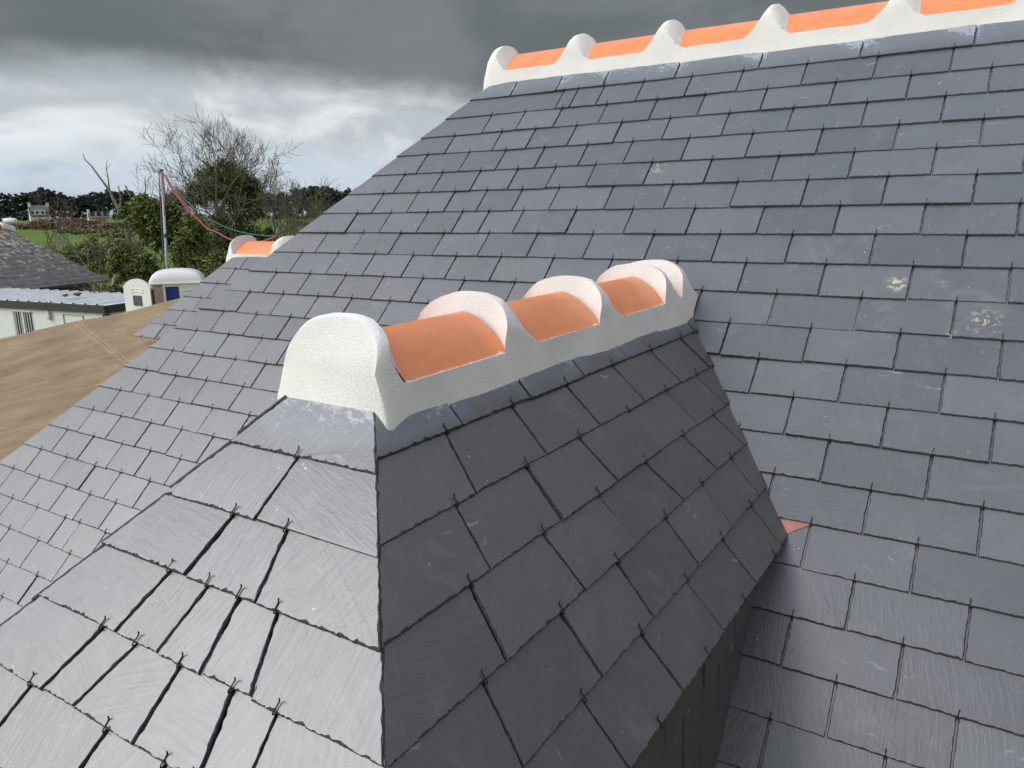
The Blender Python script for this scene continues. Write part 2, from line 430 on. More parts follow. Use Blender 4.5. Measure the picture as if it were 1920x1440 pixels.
# ---- slate hooks
HT = .0044
def hook_mesh(t):
    mb = MB(); r = .0011
    pts = [(0, .020, t * .9), (0, .004, t * 1.2), (0, -.0025, t * 1.5), (0, -.0036, 2 * t + .0010), (0, -.001, 2 * t + .0024), (0, .006, 2 * t + .0018), (0, .0115, 2 * t + .0018), (.0004, .0140, 2 * t + .0036), (.0008, .0150, 2 * t + .0060)]
    mb.tube(pts, [r] * 8 + [r * .9], 6); return mb
hk_proto = hook_mesh(.0048)
hk_me = None
def frame_matrix(S, a, q, rot=0.0):
    ax, up = S.ax, S.up
    if rot: ax, up = ax * math.cos(rot) + up * math.sin(rot), up * math.cos(rot) - ax * math.sin(rot)
    m = Matrix((ax, up, S.n)).transposed().to_4x4(); m.translation = S.P(a, q); return m
def add_hooks(S, lst, parent, limit):
    """the nearest `limit` hooks one object each, the rest as one"""
    global hk_me
    inv = PWI(parent)
    def vis(h):
        p = CR.transposed() @ (S.P(*h) - CW)
        if p.z > -.2: return 99
        x = 960 + FPX * p.x / -p.z; y = 720 - FPX * p.y / -p.z
        return -p.z if -20 < x < 1940 and -20 < y < 1460 else 50 - p.z
    lst = sorted(lst, key=vis)
    for i, (a, q) in enumerate(lst[:limit]):
        if hk_me is None:
            o = hk_proto.build('slate_hook', m_hook, None, True); hk_me = o.data
        else:
            o = bpy.data.objects.new('slate_hook', hk_me); COL.objects.link(o)
        o.parent = parent; o.matrix_parent_inverse = inv
        m = frame_matrix(S, a, q, random.uniform(-.12, .12)); o.matrix_basis = m
        o['group'] = 'wire slate hooks'
    rest = lst[limit:]
    if rest:
        mb = MB()
        for a, q in rest:
            m = frame_matrix(S, a, q, random.uniform(-.12, .12)); mb.add([m @ v for v in hk_proto.v], hk_proto.f)
        o = mb.build('slate_hooks', m_hook, parent, True); o['kind'] = 'stuff'
def hide(S, a, q):  # not under the dormer
    p = S.P(a, q); x = abs(p.x + .227)
    z = p.z + .03 + 1.104 * x
    return z < 0 and p.y > -2 and x < .47
add_hooks(MAIN, [h for h in hooks_main if not hide(MAIN, *h)], roof, 60)

# ------------------------------------------------------------------ dormer
BE = .8344276; GA = .7795947; ED = .1086435; DW = .2122
OD = Vector((-.158037, -1.590853, -.10593)); YF = -1.453728; XM = -.226857
tb, tg, ta = math.tan(BE), math.tan(GA), math.tan(AL)
SIDE = Slope(OD, (0, 1, 0), (-math.cos(BE), 0, math.sin(BE)))
FRONT = Slope((XM, YF, OD.z), (1, 0, 0), (0, math.cos(GA), math.sin(GA)))
LEFT = Slope((2 * XM - OD.x, OD.y, OD.z), (0, -1, 0), (math.cos(BE), 0, math.sin(BE)))
def z_side(s): return OD.z + s * math.sin(BE)
def hip_y(z): return YF + (z - OD.z) / tg
def val_y(z): return z / ta
def hip_xr(z): return OD.x - (z - OD.z) / tb
EAVE_V = 6.0
z_e = z_side(-EAVE_V * ED)
x_e = OD.x - (z_e - OD.z) / tb
# carcass: cheek walls standing on the main roof, soffit line at the eave
cx_ = .24
dorm = MB()
yb0 = hip_y(z_e) + .05
ytop = val_y(z_e) + .10
m_cheek = m_slate_side
lx = 2 * XM - cx_
yb1 = val_y(-1.35)
dorm.add([(lx, yb0, -1.35), (cx_, yb0, -1.35), (cx_, ytop, -1.35), (lx, ytop, -1.35), (lx, yb0, z_e + .02), (cx_, yb0, z_e + .02), (cx_, ytop, z_e + .02), (lx, ytop, z_e + .02)],
         [[4, 5, 6, 7], [0, 1, 5, 4], [1, 2, 6, 5], [2, 3, 7, 6], [3, 0, 4, 7]], 0)
# roof carcass just beneath the slates
e = .004
apx_z = OD.z + (OD.x - XM) * tb
def cz(z): return z - e * 1.5
ez = z_e
A1 = Vector((XM, hip_y(apx_z) + .01, apx_z - .008)); A2 = Vector((XM, val_y(apx_z) + .04, apx_z - .008))
F1 = Vector((x_e - .004, hip_y(ez) + .004, ez - .002)); F0 = Vector((2 * XM - x_e + .004, hip_y(ez) + .004, ez - .002))
B1 = Vector((x_e - .004, val_y(ez) + .03, ez - .002)); B0 = Vector((2 * XM - x_e + .004, val_y(ez) + .03, ez - .002))
dorm.add([A1, A2, F0, F1, B1, B0], [[2, 3, 0], [3, 4, 1, 0], [5, 2, 0, 1], [3, 2, 5, 4]], 0)
dormer = dorm.build('dormer', [m_under], house)
dormer['label'] = 'hipped slate dormer standing out of the main roof slope'

# right-hand slope
rS = {0: [(853, 773, 0), (977, 723, 0), (1068, 680, 0), (1150, 648, 0), (1220, 615, 0)],
      1: [(839, 815, 1), (964, 766, 1), (1063, 723, 1), (1148, 685, 1), (1220, 657, 1)],
      2: [(855, 948, 2), (988, 875, 2), (1088, 824, 2), (1178, 773, 2), (1249, 733, 2)],
      3: [(883, 1100, 3), (1020, 1003, 3), (1122, 930, 3), (1210, 867, 3), (1280, 815, 3)],
      4: [(903, 1272, 4), (1051, 1147, 4), (1157, 1053, 4), (1248, 972, 4)],
      5: [(945, 1445, 5), (1091, 1310, 5), (1203, 1190, 5), (1289, 1093, 5)]}
rSb = {0: [(873, 807), (997, 753), (1097, 712), (1177, 677), (1250, 643)],
       1: [(892, 927), (1025, 855), (1125, 800), (1208, 753), (1275, 715)],
       2: [(922, 1077), (1053, 977), (1157, 905), (1238, 842), (1306, 793)],
       3: [(952, 1247), (1095, 1107), (1193, 1017), (1278, 936), (1335, 870)],
       4: [(977, 1438), (1128, 1270), (1224, 1160), (1308, 1060)],
       5: [None, (1157, 1427), (1278, 1297), (1353, 1189)]}
ss = SlateMesh(SIDE, .0048, 23); hk_side = []
for k in range(0, 6):
    v0, v1 = k + 1, k
    s0, s1 = -v0 * ED, (-v1 * ED if k else .04)
    tops = [SIDE.px(x, y, .006)[0] for x, y, _ in rS[k]]
    bots = [SIDE.px(b[0], b[1], .006)[0] if b else t for b, t in zip(rSb[k], tops)]
    if k == 0: tops = [b for b in bots]
    bots = [.35 * b + .65 * t for b, t in zip(bots, tops)] if k == 5 else bots
    while tops[-1] < 1.8:
        tops.append(tops[-1] + DW); bots.append(bots[-1] + DW)
    hb, ht = hip_y(z_side(s0)) - OD.y, hip_y(z_side(s1)) - OD.y
    vb, vt = val_y(z_side(s0)) - OD.y + .004, val_y(z_side(s1)) - OD.y + .004
    keep = [(b, t) for b, t in zip(bots, tops) if b > hb + .04 and t < vt - .03 and b < vb - .012]
    L = [(hb, ht)] + keep + [(vb, vt)]
    for i in range(len(L) - 1):
        (b0, t0), (b1, t1) = L[i], L[i + 1]
        g0 = -.003 if i == 0 else .0014; g1 = 0 if i == len(L) - 2 else .0014
        if t1 < t0: t1 = t0 + .01
        j = random.uniform(-.0015, .0015)
        smr = (lambda q: max(0, min(1, (q.y + .105) / .05))) if k == 0 else 0.0
        # extension goes straight up, so clip it at the hip by giving it little length there
        ss.slate((b0 + g0, s0 + j), (b1 - g1, s0 + j), (t1 - g1, s1), (t0 + g0, s1), .01 if k == 0 else (.7 * ED if i else .5 * ED), ED, smear=smr, chip=1.25)
    if k:
        for b, t in zip(bots, tops):
            if t < vt - .02: hk_side.append((t, s1))
hk_side += [(a, -6 * ED) for a in (SIDE.px(1396, 1137)[0], SIDE.px(1320, 1232)[0], SIDE.px(1235, 1370)[0], SIDE.px(1449, 1048)[0])]
side = ss.build('side_slope', [m_slate_side, m_edge, m_under], dormer)
add_hooks(SIDE, hk_side, side, 60)

# front hip slope
lines = [-.110, -.2, -.2765, -.3495, -.4235, -.497, -.570, -.60]
sl_ = [(z - OD.z) / math.sin(GA) for z in lines]
fj = {1: [(555, 862, 478, 977)], 2: [(437, 967, 349, 1081), (537, 995, 482, 1129)],
      3: [(317, 1073, 217, 1187), (387, 1103, 298, 1223), (446, 1124, 379, 1263), (519, 1148, 475, 1301)],
      4: [(190, 1181, 82, 1292), (255, 1209, 138, 1330), (337, 1251, 251, 1400), (437, 1292, 387, 1440), (519, 1335, 483, 1441)],
      5: [(58, 1285, -5, 1345), (198, 1373, 125, 1462), (308, 1437, 262, 1520)], 6: []}
sf = SlateMesh(FRONT, .0048, 31); hk_f = []
for k in range(0, 7):
    s0, s1 = sl_[k + 1], sl_[k]
    def xl(s): return 2 * XM - hip_xr(OD.z + s * math.sin(GA)) - XM
    def xr2(s): return hip_xr(OD.z + s * math.sin(GA)) - XM
    J = [(FRONT.px(c, d, .006)[0], FRONT.px(a, b, .006)[0]) for a, b, c, d in fj.get(k, [])]
    J = [(.5 * b + .5 * t, t) if k == 5 else (b, t) for b, t in J]
    if k == 5:
        J += [(.12, .12), (.27, .27)]
    if k == 6: J = [(x, x) for x in (-.35, -.14, .03, .2, .36)]
    extra_left = {4: [], 5: [(-.30, -.30)] if False else []}
    J = sorted(J)
    L = [(xl(s0), xl(s1))] + J + [(xr2(s0) + .0065, xr2(s1) + .0065)]
    for i in range(len(L) - 1):
        (b0, t0), (b1, t1) = L[i], L[i + 1]; j = random.uniform(-.002, .002)
        g0 = 0 if i == 0 else .0024; g1 = 0 if i == len(L) - 2 else .0022
        smr = (lambda q: max(0, min(1, (q.y + .085) / .05))) if k == 0 else 0.0
        sf.slate((b0 + g0, s0 + j), (b1 - g1, s0 + j + random.uniform(-.001, .001)), (t1 - g1, s1), (t0 + g0, s1), .01 if k == 0 else .055, abs(s1 - s0), smear=smr, chip=1.6)
    if k:
        for b, t in J: hk_f.append((t, s1))
m_slate_front = m_slate
front = sf.build('front_slope', [m_slate_front, m_edge, m_under], dormer)
add_hooks(FRONT, hk_f, front, 30)

# far slope of the dormer
sl2 = SlateMesh(LEFT, .0048, 41)
for k in range(0, 6):
    s0, s1 = -(k + 1) * ED, (-k * ED if k else .04)
    # LEFT a axis runs to -Y
    ab, at_ = -(val_y(z_side(s0)) - OD.y) - .01, -(val_y(z_side(s1)) - OD.y) - .01
    hb, ht = -(hip_y(z_side(s0)) - OD.y), -(hip_y(z_side(s1)) - OD.y)
    xs = []; x = ab + .12 + .1 * (k % 2)
    while x < ht - .05: 
        if x > at_ + .03: xs.append((x, x))
        x += DW
    L = [(ab, at_)] + xs + [(hb + .010, ht + .010)]
    for i in range(len(L) - 1):
        (b0, t0), (b1, t1) = L[i], L[i + 1]
        sl2.slate((b0 + .002, s0), (b1 - .002, s0), (t1 - .002, s1), (t0 + .002, s1), .01 if k == 0 else .5 * ED, ED)
sl2.build('side_slope', [m_slate_side, m_edge, m_under], dormer)['label'] = 'far slope of the dormer'

# slate-hung cheeks
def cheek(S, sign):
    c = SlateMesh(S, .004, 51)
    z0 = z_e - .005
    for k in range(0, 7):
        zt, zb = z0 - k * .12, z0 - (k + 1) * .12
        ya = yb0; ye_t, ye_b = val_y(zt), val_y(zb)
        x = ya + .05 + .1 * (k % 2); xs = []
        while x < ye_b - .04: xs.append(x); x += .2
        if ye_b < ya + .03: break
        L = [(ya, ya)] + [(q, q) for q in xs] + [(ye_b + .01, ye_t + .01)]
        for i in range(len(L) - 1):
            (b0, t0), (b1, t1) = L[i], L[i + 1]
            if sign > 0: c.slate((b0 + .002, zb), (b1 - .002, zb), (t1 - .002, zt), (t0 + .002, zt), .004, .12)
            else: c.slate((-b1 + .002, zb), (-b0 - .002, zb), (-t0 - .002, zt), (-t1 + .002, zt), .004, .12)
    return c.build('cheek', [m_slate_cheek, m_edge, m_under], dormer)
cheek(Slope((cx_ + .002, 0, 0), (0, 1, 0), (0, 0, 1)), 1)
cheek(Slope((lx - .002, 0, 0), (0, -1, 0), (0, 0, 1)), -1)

# copper soaker showing below the dormer valley
cu = MB(); T = .0046
pl = [MAIN.px(x, y, .006) for x, y in ((1440, 968), (1523, 983.5), (1498, 992), (1473, 1003), (1440, 1016))]
def hh(q): return .0056 + .0042 * max(0, (-7 * E - q) / E)
top_ = [MAIN.P(a, q, hh(q) + .0012) for a, q in pl]; bot_ = [MAIN.P(a, q, hh(q)) for a, q in pl]
n_ = len(pl)
cu.add(top_ + bot_, [list(range(n_))[::-1], list(range(n_, 2 * n_))] + [[i, (i + 1) % n_, n_ + (i + 1) % n_, n_ + i] for i in range(n_)])
cf = cu.build('copper_flashing', m_copper, roof)

# ------------------------------------------------------------------ ridges: orange half-round tiles bedded in render
def ridge_materials():
    m, t, b = mat('rough_render'); o = t.new('ShaderNodeTexCoord').outputs['Object']
    n = t.noise(o, 330, 4, .6); n2 = t.noise(o, 9, 4, .6); v = t.new('ShaderNodeTexVoronoi', Vector=o, Scale=330.0).outputs['Distance']
    c = t.mix(t.rng(n2, .35, .7), (.87, .855, .835, 1), (.81, .79, .765, 1))
    c = t.mix(t.math('MULTIPLY', t.rng(n, .52, .30), .35), c, (.50, .47, .43, 1))
    t.put(b.inputs['Base Color'], c); b.inputs['Roughness'].default_value = .92; b.inputs['Specular IOR Level'].default_value = .2
    h = t.math('ADD', n, t.math('MULTIPLY', v, .5)); bump(t, b, h, .0022, .55)
    m2, t, b = mat('orange_glazed_tile'); o = t.new('ShaderNodeTexCoord').outputs['Object']
    n = t.noise(o, 14, 5, .6); f = t.noise(o, 420, 3, .6)
    c = t.mix(t.rng(n, .3, .7), (.80, .245, .082, 1), (.86, .30, .112, 1))
    vo = t.new('ShaderNodeTexVoronoi', Vector=t.vmath('ADD', o, t.vmath('SCALE', t.new('ShaderNodeCombineXYZ', X=t.noise(o, 50, 2), Y=t.noise(o, 53, 2)).outputs[0], .02)), Scale=75.0)
    sp = t.math('MULTIPLY', t.math('LESS_THAN', vo.outputs['Distance'], .10), t.rng(t.noise(o, 16, 2), .52, .60))
    c = t.mix(t.math('MULTIPLY', sp, .8), c, (.85, .66, .55, 1))
    sc2 = t.math('MULTIPLY', t.rng(t.noise(t.new('ShaderNodeMapping', Vector=o, Scale=(20, 60, 50)).outputs[0], 1, 4, .7), .60, .75), .25)
    c = t.mix(sc2, c, (.86, .50, .33, 1))
    # render wiped along the bed joint: attribute 'lap'
    lap = t.new('ShaderNodeAttribute', _attribute_name='lap').outputs['Fac']
    lf = t.rng(t.math('ADD', lap, t.math('MULTIPLY', t.math('SUBTRACT', t.noise(o, 150, 5, .7), .5), 1.0)), .62, .80)
    c = t.mix(lf, c, (.80, .77, .73, 1))
    t.put(b.inputs['Base Color'], c); t.put(b.inputs['Roughness'], t.math('ADD', .33, t.math('MULTIPLY', lf, .5))); bump(t, b, f, .0006, .5)
    return m, m2
m_mortar, m_tile = ridge_materials()

NA = 26
def ridge(place, length, fronts, parent, seed, hb=.097, cap=True, cw=0.0, ff=0.0):
    """place(a, b, c): a along the ridge, b across, c height with the tile crown at -.027"""
    r = random.Random(seed)
    ths = [math.pi * i / NA for i in range(NA + 1)]
    def under(th):
        x = math.cos(th); b = .110 * x
        if abs(x) > .86: return b, -hb + .003 - .012 * (1 - (abs(x) - .86) / .14)
        return b, -.046 - (hb - .037) * (abs(x) / .86) ** 1.55
    def collar(th):
        cb, sb = math.cos(th), math.sin(th)
        b = .108 * math.copysign(abs(cb) ** .82, cb); return b, -.068 - (hb - .097) + (.077 + hb - .097) * abs(sb) ** .80
    def section(alist, k, grow=0.0, cs=0.0, nar=0.0):
        """alist: function theta -> a"""
        pts = []
        a0 = alist(0)
        for side in (1,):
            pts.append((a0, .121 + grow * 1.6, -.205)); pts.append((a0, .1165 + grow, -.160)); pts.append((a0, .112 + grow * .6, -.125 - (hb - .097) * .7))
        for th in ths:
            bu, cu_ = under(th); bc, cc = collar(th)
            b = bu + (bc - bu) * k; c = cu_ + (cc - cu_) * k + cs * k
            b += grow * .4 * math.cos(th); b *= 1 - nar * (1 if c > -.11 else .5)
            pts.append((alist(th), b, c))
        a0 = alist(math.pi)
        pts += [(a0, -.112 - grow * .6, -.125 - (hb - .097) * .7), (a0, -.1165 - grow, -.160), (a0, -.121 - grow * 1.6, -.205)]
        return pts
    secs = []
    if cap:
        lean = lambda th: .038 * math.sin(th)
        secs.append(section(lambda th: lean(th) + .003, 0.97, .004, -.010, .16))
        secs.append(section(lambda th: lean(th) + .0055, .99, .006, -.0035, .12))
        secs.append(section(lambda th: lean(th) + .013, 1.0, .007, .0, .095))
        secs.append(section(lambda th: lean(th) + .030 + cw * .35 - .012 * (math.sin(th)), 1.0, .004, 0, .06))
        secs.append(section(lambda th: lean(th) + .062 + cw - .030 * (abs(math.sin(th)) ** .6), .0))
    else:
        secs.append(section(lambda th: 0, 0))
    last = .12
    for i, fa in enumerate(fronts):
        j1, j2, j3 = r.uniform(-.006, .006), r.uniform(.9, 1.12), r.uniform(-.004, .004)
        a = last
        while a < fa - .05: secs.append(section(lambda th, a=a: a, 0)); a += .06
        le = lambda th, fa=fa: fa + j1 + .040 * math.sin(th)
        lf_ = lambda th, q, fa=fa: le(th) - ff * q * (1 - .75 * math.sin(th))
        secs.append(section(lambda th: lf_(th, 1) - .003, 0))
        secs.append(section(lambda th: lf_(th, .55) - .001, .5, 0, j3))
        secs.append(section(lambda th: le(th) + .003, .985, 0, j3))
        secs.append(section(lambda th: le(th) + .018 * j2, 1.0, 0, j3))
        secs.append(section(lambda th: le(th) + .029 * j2 + .024 * (1 - math.sin(th)), .86, 0, j3))
        secs.append(section(lambda th: le(th) + .048 * j2 + .040 * (1 - math.sin(th)), .42, 0, j3))
        secs.append(section(lambda th: le(th) + .074 * j2 + .048 * (1 - math.sin(th)), 0))
        last = fa + .14
    a = last
    while a < length: secs.append(section(lambda th, a=a: a, 0)); a += .06
    secs.append(section(lambda th: length, 0))
    vs = []; fs = []; n = len(secs[0])
    for si, S in enumerate(secs):
        for (a, b, c) in S:
            w = Vector((a * 22, b * 22, c * 22 + seed)); d = noise.noise(w) * .0022 + noise.noise(w * 3.1) * .0012
            wav = noise.noise(Vector((a * 7, seed * 3.1, b * 4))) * .006 if c < -.12 else 0
            sg = 1 if b > 0 else -1
            vs.append(place(a, b + sg * (d + wav), c + d * .8))
    for i in range(len(secs) - 1):
        for k in range(n - 1):
            a = i * n + k; fs.append([a, a + 1, a + n + 1, a + n])
        fs.append([i * n + n - 1, i * n, (i + 1) * n, (i + 1) * n + n - 1])
    # end faces as fans of rings so that the render can be rough
    for ei, rev in ((0, False), (len(secs) - 1, True)):
        ring = [ei * n + k for k in range(n)]
        fs.append(ring if rev else ring[::-1])
    mo = mesh('ridge_mortar', vs, fs, m_mortar, parent, True)
    bm = bmesh.new(); bm.from_mesh(mo.data); bmesh.ops.recalc_face_normals(bm, faces=bm.faces[:]); bm.to_mesh(mo.data); bm.free()
    try:
        mo.data.set_sharp_from_angle(angle=R_(30))
    except Exception: pass
    # tiles
    starts = [.035 + cw * .8] + [f + .05 for f in fronts]; ends = [f + .02 for f in fronts] + [length - .012]
    for s0, s1 in zip(starts, ends):
        if s1 - s0 < .02: continue
        tv = []; tf = []; lp = []; nA = 30; nL = max(2, int((s1 - s0) / .02)); tz = r.uniform(-.0012, .0015); sk = r.uniform(-.002, .002)
        for L, rr in ((0, 0.0), (1, -.010)):
            for j in range(nL + 1):
                a = s0 + (s1 - s0) * j / nL
                for i in range(nA + 1):
                    th = math.pi * i / nA
                    cb = 1 - 2 * i / nA; b = (.1015 + rr) * cb
                    c = -.027 + rr - (hb - .025) * abs(cb) ** 1.62 + tz + sk * (j / nL - .5)
                    tv.append(place(a, b, c)); 
                    d0 = (1 - abs(cb)) * .11 / .0055
                    dedge = min(abs(a - s0 - .03), abs(s1 - .02 - a)) / .010
                    lp.append(max(max(0.0, 1 - .8 * d0), max(0, .6 - .4 * dedge)))
        m_ = nA + 1; off = (nL + 1) * m_
        for j in range(nL):
            for i in range(nA):
                a = j * m_ + i; tf.append([a, a + 1, a + m_ + 1, a + m_]); tf.append([off + a + m_, off + a + m_ + 1, off + a + 1, off + a])
        for j in range(nL):
            for i in (0, nA):
                a = j * m_ + i; tf.append([a, a + m_, off + a + m_, off + a])
        for j in (0, nL):
            for i in range(nA):
                a = j * m_ + i; tf.append([a, off + a, off + a + 1, a + 1])
        o = mesh('ridge_tile', tv, tf, m_tile, mo, True)
        bm = bmesh.new(); bm.from_mesh(o.data); bmesh.ops.recalc_face_normals(bm, faces=bm.faces[:]); bm.to_mesh(o.data); bm.free()
        A = o.data.attributes.new('lap', 'FLOAT', 'POINT'); A.data.foreach_set('value', lp)
        try: o.data.set_sharp_from_angle(angle=R_(40))
        except Exception: pass
        o['group'] = 'orange ridge tiles'
    return mo
XD = -.223
def pd(a, b, c):
    f = max(0, c + .09) ; taper = 1.0
    return Vector((XD + b * (1 + .0), -1.487 + a, c + .010 * min(1, a / 1.3)))
ridge(pd, 1.365, [.345, .735, 1.135, 1.262], dormer, 3)['label'] = 'white render bedding along the dormer ridge'
def pm(a, b, c): return Vector((-1.395 + a, .790 - b, c + .875))
ridge(pm, 3.19, [.395, .785, 1.195, 1.605, 2.01, 2.42, 2.83], roof, 5, .113, True, .048, .040)['label'] = 'white render bedding along the main ridge'

# ------------------------------------------------------------------ lower wing beyond the hip
WING = Slope(MAIN.n * -.6, (1, 0, 0), MAIN.up)
wl = [WING.px(x, y)[1] for x, y in ((410, 504), (377, 531), (345, 557), (314, 581), (283, 607), (249, 631))]
wx = [WING.px(x, y)[0] for x, y in ((410, 504), (377, 531), (345, 557), (314, 581), (283, 607), (249, 631))]
wj = {1: 443, 2: 408, 3: 380, 4: 347, 5: 312}
wjy = {1: 505, 2: 533, 3: 557, 4: 582, 5: 607}
swg = SlateMesh(WING, .0042, 61); hw = []
top_s = wl[0] + .09
for k in range(0, 6):
    s1 = top_s if k == 0 else wl[k - 1]; s0 = wl[k]
    xb = wx[k]; xt = wx[k - 1] if k else wx[0] + .075
    j = [WING.px(wj[k], wjy[k])[0]] if k else [WING.px(455, 500)[0]]
    while j[-1] < -2.1: j.append(j[-1] + .22)
    L = [(xb, xt)] + [(q, q) for q in j]
    for i in range(len(L) - 1):
        (b0, t0), (b1, t1) = L[i], L[i + 1]
        swg.slate((b0 + .0017 * (i > 0), s0), (b1 - .0017, s0), (t1 - .0017, s1), (t0 + .0017 * (i > 0), s1), .02 if k == 0 else E * 1.1, E)
    if k: hw += [(q, s1) for q in j[:3]]
hw += [(WING.px(268, 632)[0], wl[5]), (WING.px(300, 636)[0], wl[5])]
pE = WING.P(0, wl[5] + .01, -.01); yw = .855
pT = WING.P(0, 0, 0)
zw = (yw - (.6 / math.sin(AL))) * 0 + WING.P(0, top_s + .10).z
pR = WING.P(0, top_s + .085, -.01)
lx_ = wx[5] + .01
wb = [Vector((-3.20, pR.y, pR.z)), Vector((-2.1, pR.y, pR.z)), Vector((-2.1, pE.y, pE.z)), Vector((lx_, pE.y, pE.z)), Vector((-2.1, 2 * pR.y - pE.y, pE.z)), Vector((lx_, 2 * pR.y - pE.y, pE.z))]
wing = swg.build('wing_slope', [m_slate, m_edge, m_under], house, [(wb, [[3, 2, 1, 0], [1, 4, 5, 0], [0, 5, 3], [2, 3, 5, 4]], 2)])
wing['label'] = 'lower slate slope beyond the hip, ending over the brown sheet'
add_hooks(WING, hw, wing, 4)
def pw(a, b, c): return Vector((-3.385 + a, .862 - b, c + .036))
ridge(pw, 1.3, [.40, .80, 1.2], wing, 9, .104)['label'] = 'short white bedded ridge of the lower wing'
# walls under everything
wl_ = MB()
wl_.box((-.55, .8, -2.55), (4.6, 3.6, 2.3)); wl_.box((-2.9, 1.2, -2.3), (1.5, 1.6, 2.6))
wl_.build('wall', m_whitewall, house)

# ------------------------------------------------------------------ brown sheet over the low roof
T1, T2, T3 = at(338, 556, 6.2), at(0, 633, 5.6), at(0, 866, 4.4)
nT = (T2 - T1).cross(T3 - T1).normalized()
def tarp_material():
    m, t, b = mat('brown_sheet'); o = t.new('ShaderNodeTexCoord').outputs['Object']; uv = t.new('ShaderNodeUVMap', _uv_map='grain').outputs[0]
    n = t.noise(uv, 3.0, 7, .62, .6); n2 = t.noise(t.new('ShaderNodeMapping', Vector=uv, Scale=(1.6, 30, 1), Rotation=(0, 0, .12)).outputs[0], 1, 7, .7, .5)
    c = t.mix(t.rng(n, .32, .68), (.28, .195, .105, 1), (.38, .275, .16, 1))
    c = t.mix(t.math('MULTIPLY', t.rng(n2, .30, .42, 1.0, 0.0), .55), c, (.15, .10, .055, 1))
    c = t.mix(t.math('MULTIPLY', t.rng(n2, .50, .68), .65), c, (.44, .34, .22, 1))
    wv = t.noise(uv, 500, 2, .5)
    c = t.mix(t.math('MULTIPLY', wv, .25), c, (.09, .06, .04, 1))
    # pale chalk lines and scuffs
    s = t.new('ShaderNodeSeparateXYZ', Vector=uv)
    for (A, B_, Cc, wdt) in TLINES:
        d = t.math('ABSOLUTE', t.math('ADD', t.math('ADD', t.math('MULTIPLY', s.outputs[0], A), t.math('MULTIPLY', s.outputs[1], B_)), Cc))
        f = t.math('MULTIPLY', t.rng(d, wdt, wdt * .3), t.rng(t.noise(uv, 30, 4, .7), .40, .62))
        c = t.mix(t.math('MULTIPLY', f, .7), c, (.50, .40, .29, 1))
    vv = t.new('ShaderNodeTexVoronoi', Vector=t.vmath('ADD', uv, t.vmath('SCALE', t.new('ShaderNodeCombineXYZ', X=t.noise(uv, 6, 3), Y=t.noise(uv, 7, 3)).outputs[0], .25)), Scale=2.6).outputs['Distance']
    f = t.math('MULTIPLY', t.rng(vv, .20, .05), t.rng(t.noise(uv, 22, 5, .7), .45, .65))
    c = t.mix(t.math('MULTIPLY', f, .6), c, (.55, .45, .34, 1))
    t.put(b.inputs['Base Color'], c); b.inputs['Roughness'].default_value = .72; b.inputs['Specular IOR Level'].default_value = .35
    bump(t, b, t.math('ADD', t.math('MULTIPLY', n2, .8), t.math('MULTIPLY', wv, .02)), .02, .6); return m
ex = (T1 - T2).normalized(); ey = nT.cross(ex)
if (T3 - T2).dot(ey) > 0: ey = -ey
def tuv(x, y):
    p = hit(x, y, T2, nT) - T2; return p.dot(ex), p.dot(ey)
def line_of(p, q, w):
    (a, b), (c, d) = tuv(*p), tuv(*q); dx, dy = c - a, d - b; L = math.hypot(dx, dy); A, B_ = dy / L, -dx / L
    return (A, B_, -(A * a + B_ * b), w)
TLINES = [line_of((143, 607), (238, 683), .010), (line_of((150, 603), (243, 676), .010)), line_of((0, 757), (190, 718), .008)]
nSg = nT if nT.z > 0 else -nT
tv, tf, tuvs = [], [], []
NX, NY = 230, 150; X0, X1, Y0, Y1 = -3.2, 1.5, 0.0, -3.3
for j in range(NY + 1):
    for i in range(NX + 1):
        x = X0 + (X1 - X0) * i / NX; y = Y0 + (Y1 - Y0) * j / NY
        w1 = noise.noise(Vector((x * .7, y * 6.5 + x * 1.1, 1))) * .022 + noise.noise(Vector((x * 1.6 + 5, y * 15 + x * 3.0, 4))) * .008
        ax_ = 1 - abs(noise.noise(Vector((x * .5 + 3, y * 4.2 - x * 1.3, 8)))) * 3; w1 += max(0, ax_) * .014
        w1 += noise.noise(Vector((x * 2, y * 2, 0))) * .012
        edge_wob = noise.noise(Vector((x * 1.3, 0, 3))) * .02 * max(0, 1 + y * 3)
        p = T2 + ex * x + ey * (y * -1 if False else y) * 1.0
        tv.append(p + nSg * (w1 * .75 - .02) + ey * 0 + ex * 0 + Vector((0, 0, edge_wob))); tuvs.append((x, y))
# hem turned down along the far edge and both ends
def gi(i, j): return j * (NX + 1) + i
for j in range(NY):
    for i in range(NX): tf.append([gi(i, j), gi(i, j + 1), gi(i + 1, j + 1), gi(i + 1, j)])
k0 = len(tv)
for i in range(NX + 1):
    tv.append(tv[gi(i, 0)] + Vector((0, 0, -.35)) - ey * 0.03 * (-1)); tuvs.append((tuvs[gi(i, 0)][0], .35))
for i in range(NX): tf.append([gi(i, 0), gi(i + 1, 0), k0 + i + 1, k0 + i])
